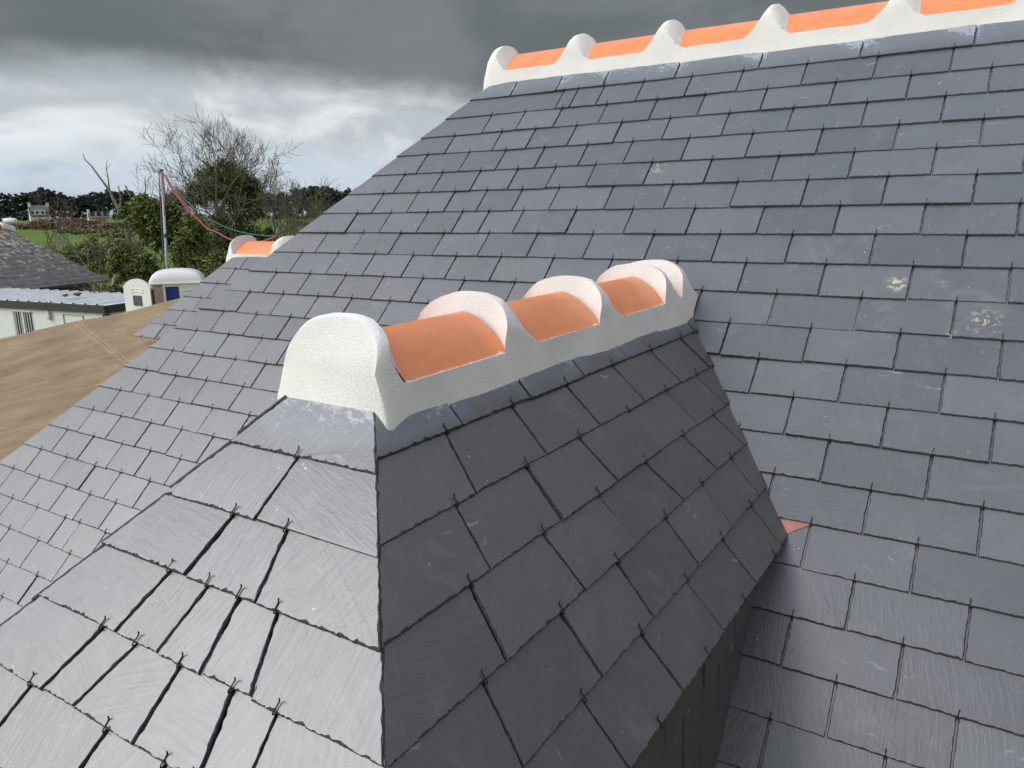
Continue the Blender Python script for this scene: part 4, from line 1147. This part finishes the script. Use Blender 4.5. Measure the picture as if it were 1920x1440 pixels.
def twiggy(name, label, boxes, n, seed, d, m, cat='bush', L=1.5, lev=3):
    rg = random.Random(seed); root = None; mb = MB(); tr_ = MB(); g = None
    for b in boxes:
        x0, x1, y0, y1 = b; base = G_(at((x0 + x1) / 2, y1, d)); g = g or base
        top = at((x0 + x1) / 2, y0, d); H = max(.6, top.z - base.z); Wd_ = (x1 - x0) / FPX * d
        for k in range(n):
            f = rg.uniform(-.5, .5); p = base + Vector((CR.col[0].x, CR.col[0].y, 0)).normalized() * f * Wd_ * .5; p.z = gz(p.x, p.y)
            dd = (Vector((0, 0, 1)) + Vector((CR.col[0].x, CR.col[0].y, 0)) * f * 1.1 + Vector((rg.gauss(0, .2), rg.gauss(0, .2), 0)))
            branches(mb, p, dd, H * rg.uniform(.6, .95), .035, lev, rg, .48, .12, 5, None, (3, 4), .009, .58, .14)
    root = empty(name, tuple(g), label=label, cat=cat); mb.build('stem', m, root); return root
twiggy('bare_shrub', 'leafless scrub spreading over the meadow left of the olive shrub', [(95, 165, 410, 500), (150, 225, 430, 510), (205, 260, 440, 500)], 2, 31, 38, m_twig, 'scrub')
twiggy('bare_shrub', 'thin leafless bushes in front of the far farmhouse', [(88, 135, 376, 425)], 3, 32, 70, m_twig, 'scrub')
twiggy('bare_shrub', 'tangle of bare brown scrub right of the trees by the roof edge', [(500, 560, 380, 450), (545, 600, 375, 440), (590, 640, 378, 420)], 6, 33, 40, m_twig, 'scrub')
bush('bramble_thicket', 'olive and brown brambles covering the slope below the meadow', [(110, 200, 455, 500), (160, 240, 440, 505), (150, 215, 480, 530)], 3000, .09, m_dry, 41, 40, 'brambles', depth=2)
bush('bramble_thicket', 'pale brown brambles along the meadow edge behind the olive shrub', [(180, 270, 428, 446), (120, 190, 426, 438)], 3000, .12, m_dry, 42, 60, 'brambles', depth=2)
# dead leaning tree
rg = random.Random(77); dt = empty('dead_tree', tuple(G_(at(245, 470, 31))), label='dead leaning tree with a few broken grey limbs against the sky', cat='tree')
mb = MB(); tr_ = MB()
def pxline(L, d): return [at(x, y, d) for x, y in L]
gq = G_(at(250, 500, 31))
tr_.tube([gq] + pxline([(240, 440), (222, 392), (205, 357)], 31), [.12, .10, .075, .05], 7, 0, False); tr_.build('trunk', m_bark, dt, True)
for L, r in (([(205, 357), (185, 330), (172, 312), (160, 300), (155, 288)], (.05, .035, .028, .02, .012)), ([(205, 357), (203, 335), (199, 315), (201, 300)], (.04, .022, .016, .008)), ([(226, 400), (226, 370), (222, 348)], (.04, .028, .02)), ([(235, 425), (248, 375), (235, 348)], (.05, .035, .03)), ([(262, 400), (273, 355), (272, 330)], (.03, .022, .012)), ([(199, 318), (207, 308), (210, 311)], (.01, .008, .006)), ([(203, 335), (196, 325)], (.01, .006))):
    mb.tube(pxline(L, 31), list(r), 6, 0, False)
mb.build('limb', m_bark, dt, True)
# brush pile and twig by the cabin
bush('brush_pile', 'heap of cut greenery and branches behind the cabin roof', [(168, 232, 533, 556), (190, 238, 530, 550)], 1500, .06, m_dry, 44, 25.5, 'brush pile')
mb = MB(); mb.tube(pxline([(210, 535), (212, 522), (216, 514)], 25), [.02, .016, .008], 5, 0, False); o_ = mb.build('stick', simple('peeled_stick', (.5, .46, .36), .8, 10, .1), None, True); props(o_, 'pale peeled stick poking up from the brush heap', 'stick')
bush('moss_clump', 'small ochre moss clump lying on the ribbed cabin roof', [(125, 158, 549, 556)], 220, .04, m_dry, 45, 23.4, 'moss', depth=.3, stems=1)

# far conifer belt: individual crowns sharing meshes
def conifer_proto(seed, H, W_, flat):
    rg = random.Random(seed); mb = MB(); bl = []
    n = 5 if flat else 7
    for i in range(n):
        f = (i + .6) / n; z = H * (.30 + .66 * f) if flat else H * (.12 + .84 * f); w_ = W_ * ((1 - .55 * abs(f - .45)) if flat else (1.05 - .62 * f)) * rg.uniform(.75, 1.1)
        bl.append((Vector((rg.uniform(-.35, .35) * w_, rg.uniform(-.3, .3) * w_, z)), (w_ * .62, w_ * .62, H * .12)))
    leaves(mb, bl, 2600, .42, rg)
    t = MB(); t.tube([Vector((0, 0, -.5)), Vector((0, 0, H * .55)), Vector((.2, 0, H * .9))], [.28, .18, .06], 6, 0, False); return mb, t
protos = []
for i, (H, W_, fl) in enumerate(((10.5, 4.2, 0), (9.5, 4.8, 1), (11, 3.8, 0), (9, 5.2, 1))):
    a, b = conifer_proto(50 + i, H, W_, fl); protos.append((a, b, H))
pm_ = [None] * 4
def conifer(x, yt, d, k, label, group):
    p = G_(at(x, 412, d)); top = at(x, yt, d); H = top.z - p.z; a, b, H0 = protos[k]
    r = empty('conifer', tuple(p), random.uniform(0, 6.28), label=label, cat='conifer', group=group)
    s_ = H / H0; r.scale = (s_ * 1.05, s_ * 1.05, s_)
    if pm_[k] is None:
        me1 = a.build('crown', m_fir); me2 = b.build('trunk', m_bark); pm_[k] = (me1.data, me2.data); c1, c2 = me1, me2
    else:
        c1 = bpy.data.objects.new('crown', pm_[k][0]); c2 = bpy.data.objects.new('trunk', pm_[k][1]); COL.objects.link(c1); COL.objects.link(c2)
    c1.parent = r; c2.parent = r
rg = random.Random(99)
xs = -60.0; i = 0
while xs < 345:
    yt = 362 + 6 * math.sin(xs * .05) + rg.uniform(-5, 6) - (3 if xs < 60 else 0)
    conifer(xs, yt, 178 + rg.uniform(-8, 22), rg.choice((0, 1, 2, 3, 1)), 'dark conifer in the windbreak behind the two white farmhouses', 'conifers behind the farmhouses'); xs += rg.uniform(8, 14); i += 1
xs = 478.0
while xs < 700:
    yt = 352 + (8 if xs < 560 else 0) + rg.uniform(-3, 5)
    conifer(xs, yt, 150 + rg.uniform(-6, 14), rg.choice((1, 3, 1, 0)), 'round topped dark pine in the far row beside the roof edge', 'pines beside the roof edge'); xs += rg.uniform(9, 15)
hb_ = MB(); rg = random.Random(4)
leaves(hb_, [wide(x, x + 46, 398, 415, 172, 3) for x in range(-60, 360, 38)] + [wide(x, x + 46, 385, 412, 142, 3) for x in range(470, 700, 38)], 5000, .5, rg)
props(hb_.build('hedge', m_fir), 'dark undergrowth hedge running along the foot of the far conifers', 'hedge')

# far farmhouses
m_fslate = simple('far_slate', (.17, .16, .155), .7, .8, .15)
def farmhouse(label, xl, xr_, yb_, yr__, ye, d, dormers, gable_left=True):
    A, u, w, L = basis(xl, d, xr_, d + 2, 410); zb = gz(A.x, A.y) - .3; ze = zat((xl + xr_) / 2, ye, d + 2); zr_2 = zat((xl + xr_) / 2, yr__, d + 3)
    def H3(a, b, z): return A + u * a + w * b + Vector((0, 0, z))
    root = empty('farmhouse', (A.x, A.y, zb), label=label, cat='house')
    dp_ = L * .72; mb = MB()
    mb.add([H3(0, 0, zb), H3(L, 0, zb), H3(L, dp_, zb), H3(0, dp_, zb), H3(0, 0, ze), H3(L, 0, ze), H3(L, dp_, ze), H3(0, dp_, ze), H3(0, dp_ / 2, zr_2), H3(L, dp_ / 2, zr_2)],
           [[0, 1, 5, 4], [1, 2, 6, 9, 5], [2, 3, 7, 6], [3, 0, 4, 8, 7], [0, 3, 2, 1]]); mb.build('wall', m_whitewall, root)
    mb = MB(); o = .3; e_ = .12
    for s in (0, 1):
        y0, y1 = (-o, dp_ / 2) if s == 0 else (dp_ / 2, dp_ + o); z0, z1 = (ze - .15, zr_2 + .1) if s == 0 else (zr_2 + .1, ze - .15)
        mb.hexa([H3(.15, y0, z0), H3(L - .15, y0, z0), H3(L - .15, y1, z1), H3(.15, y1, z1)], [H3(.15, y0, z0 + e_), H3(L - .15, y0, z0 + e_), H3(L - .15, y1, z1 + e_), H3(.15, y1, z1 + e_)])
    rf = mb.build('roof', m_fslate, root)
    for a in (.22, L - .22):
        mb = MB(); q = Matrix.Rotation(math.atan2(u.y, u.x), 3, 'Z'); mb.box(H3(a, dp_ / 2, zr_2 + .25), (.42, .6, .75), q); mb.box(H3(a, dp_ / 2, zr_2 + .64), (.50, .68, .07), q); mb.build('chimney', m_whitewall, rf)
        if not dormers: break
    for f in dormers:
        mb = MB(); mb.box(H3(L * f, dp_ * .16, ze + .55), (.9, 1.6, .9), q); mb.build('dormer', m_whitewall, root)
        mb = MB(); mb.box(H3(L * f, dp_ * .16 - .82, ze + .55), (.5, .06, .55), q); mb.build('window', m_dark, root)
    for f in (.2, .5, .8):
        mb = MB(); mb.box(H3(L * f, -.02, zb + 1.6), (.8, .06, 1.0), q); mb.build('window', m_dark, root)
    return root
farmhouse('white farmhouse with two chimneys and roof windows on the skyline', 57, 96, 414, 387, 404, 150, (.35, .62))
farmhouse('low white cottage with one chimney right of the larger farmhouse', 166, 207, 415, 399, 408, 150, ())
# propane tank far left
pt = at(20, 421, 110); g = G_(pt); root = empty('gas_tank', tuple(g), label='small white gas tank lying in the far field at the left edge', cat='gas tank')
mb = MB(); r_ = .42; uu = Vector((CR.col[0].x, CR.col[0].y, 0)).normalized(); c = g + Vector((0, 0, .6))
mb.tube([c - uu * .95, c - uu * .9, c - uu * .7, c + uu * .7, c + uu * .9, c + uu * .95], [.1, .3, r_, r_, .3, .1], 12); mb.build('body', m_tw, root, True)
mb = MB(); mb.tube([c + uu * .1, c + uu * .1 + Vector((0, 0, .55))], .15, 8); mb.build('cap', m_tw, root)
mb = MB(); mb.box(c - uu * .5 - Vector((0, 0, .5)), (.15, .6, .4)); mb.box(c + uu * .5 - Vector((0, 0, .5)), (.15, .6, .4)); mb.build('foot', m_grey, root)
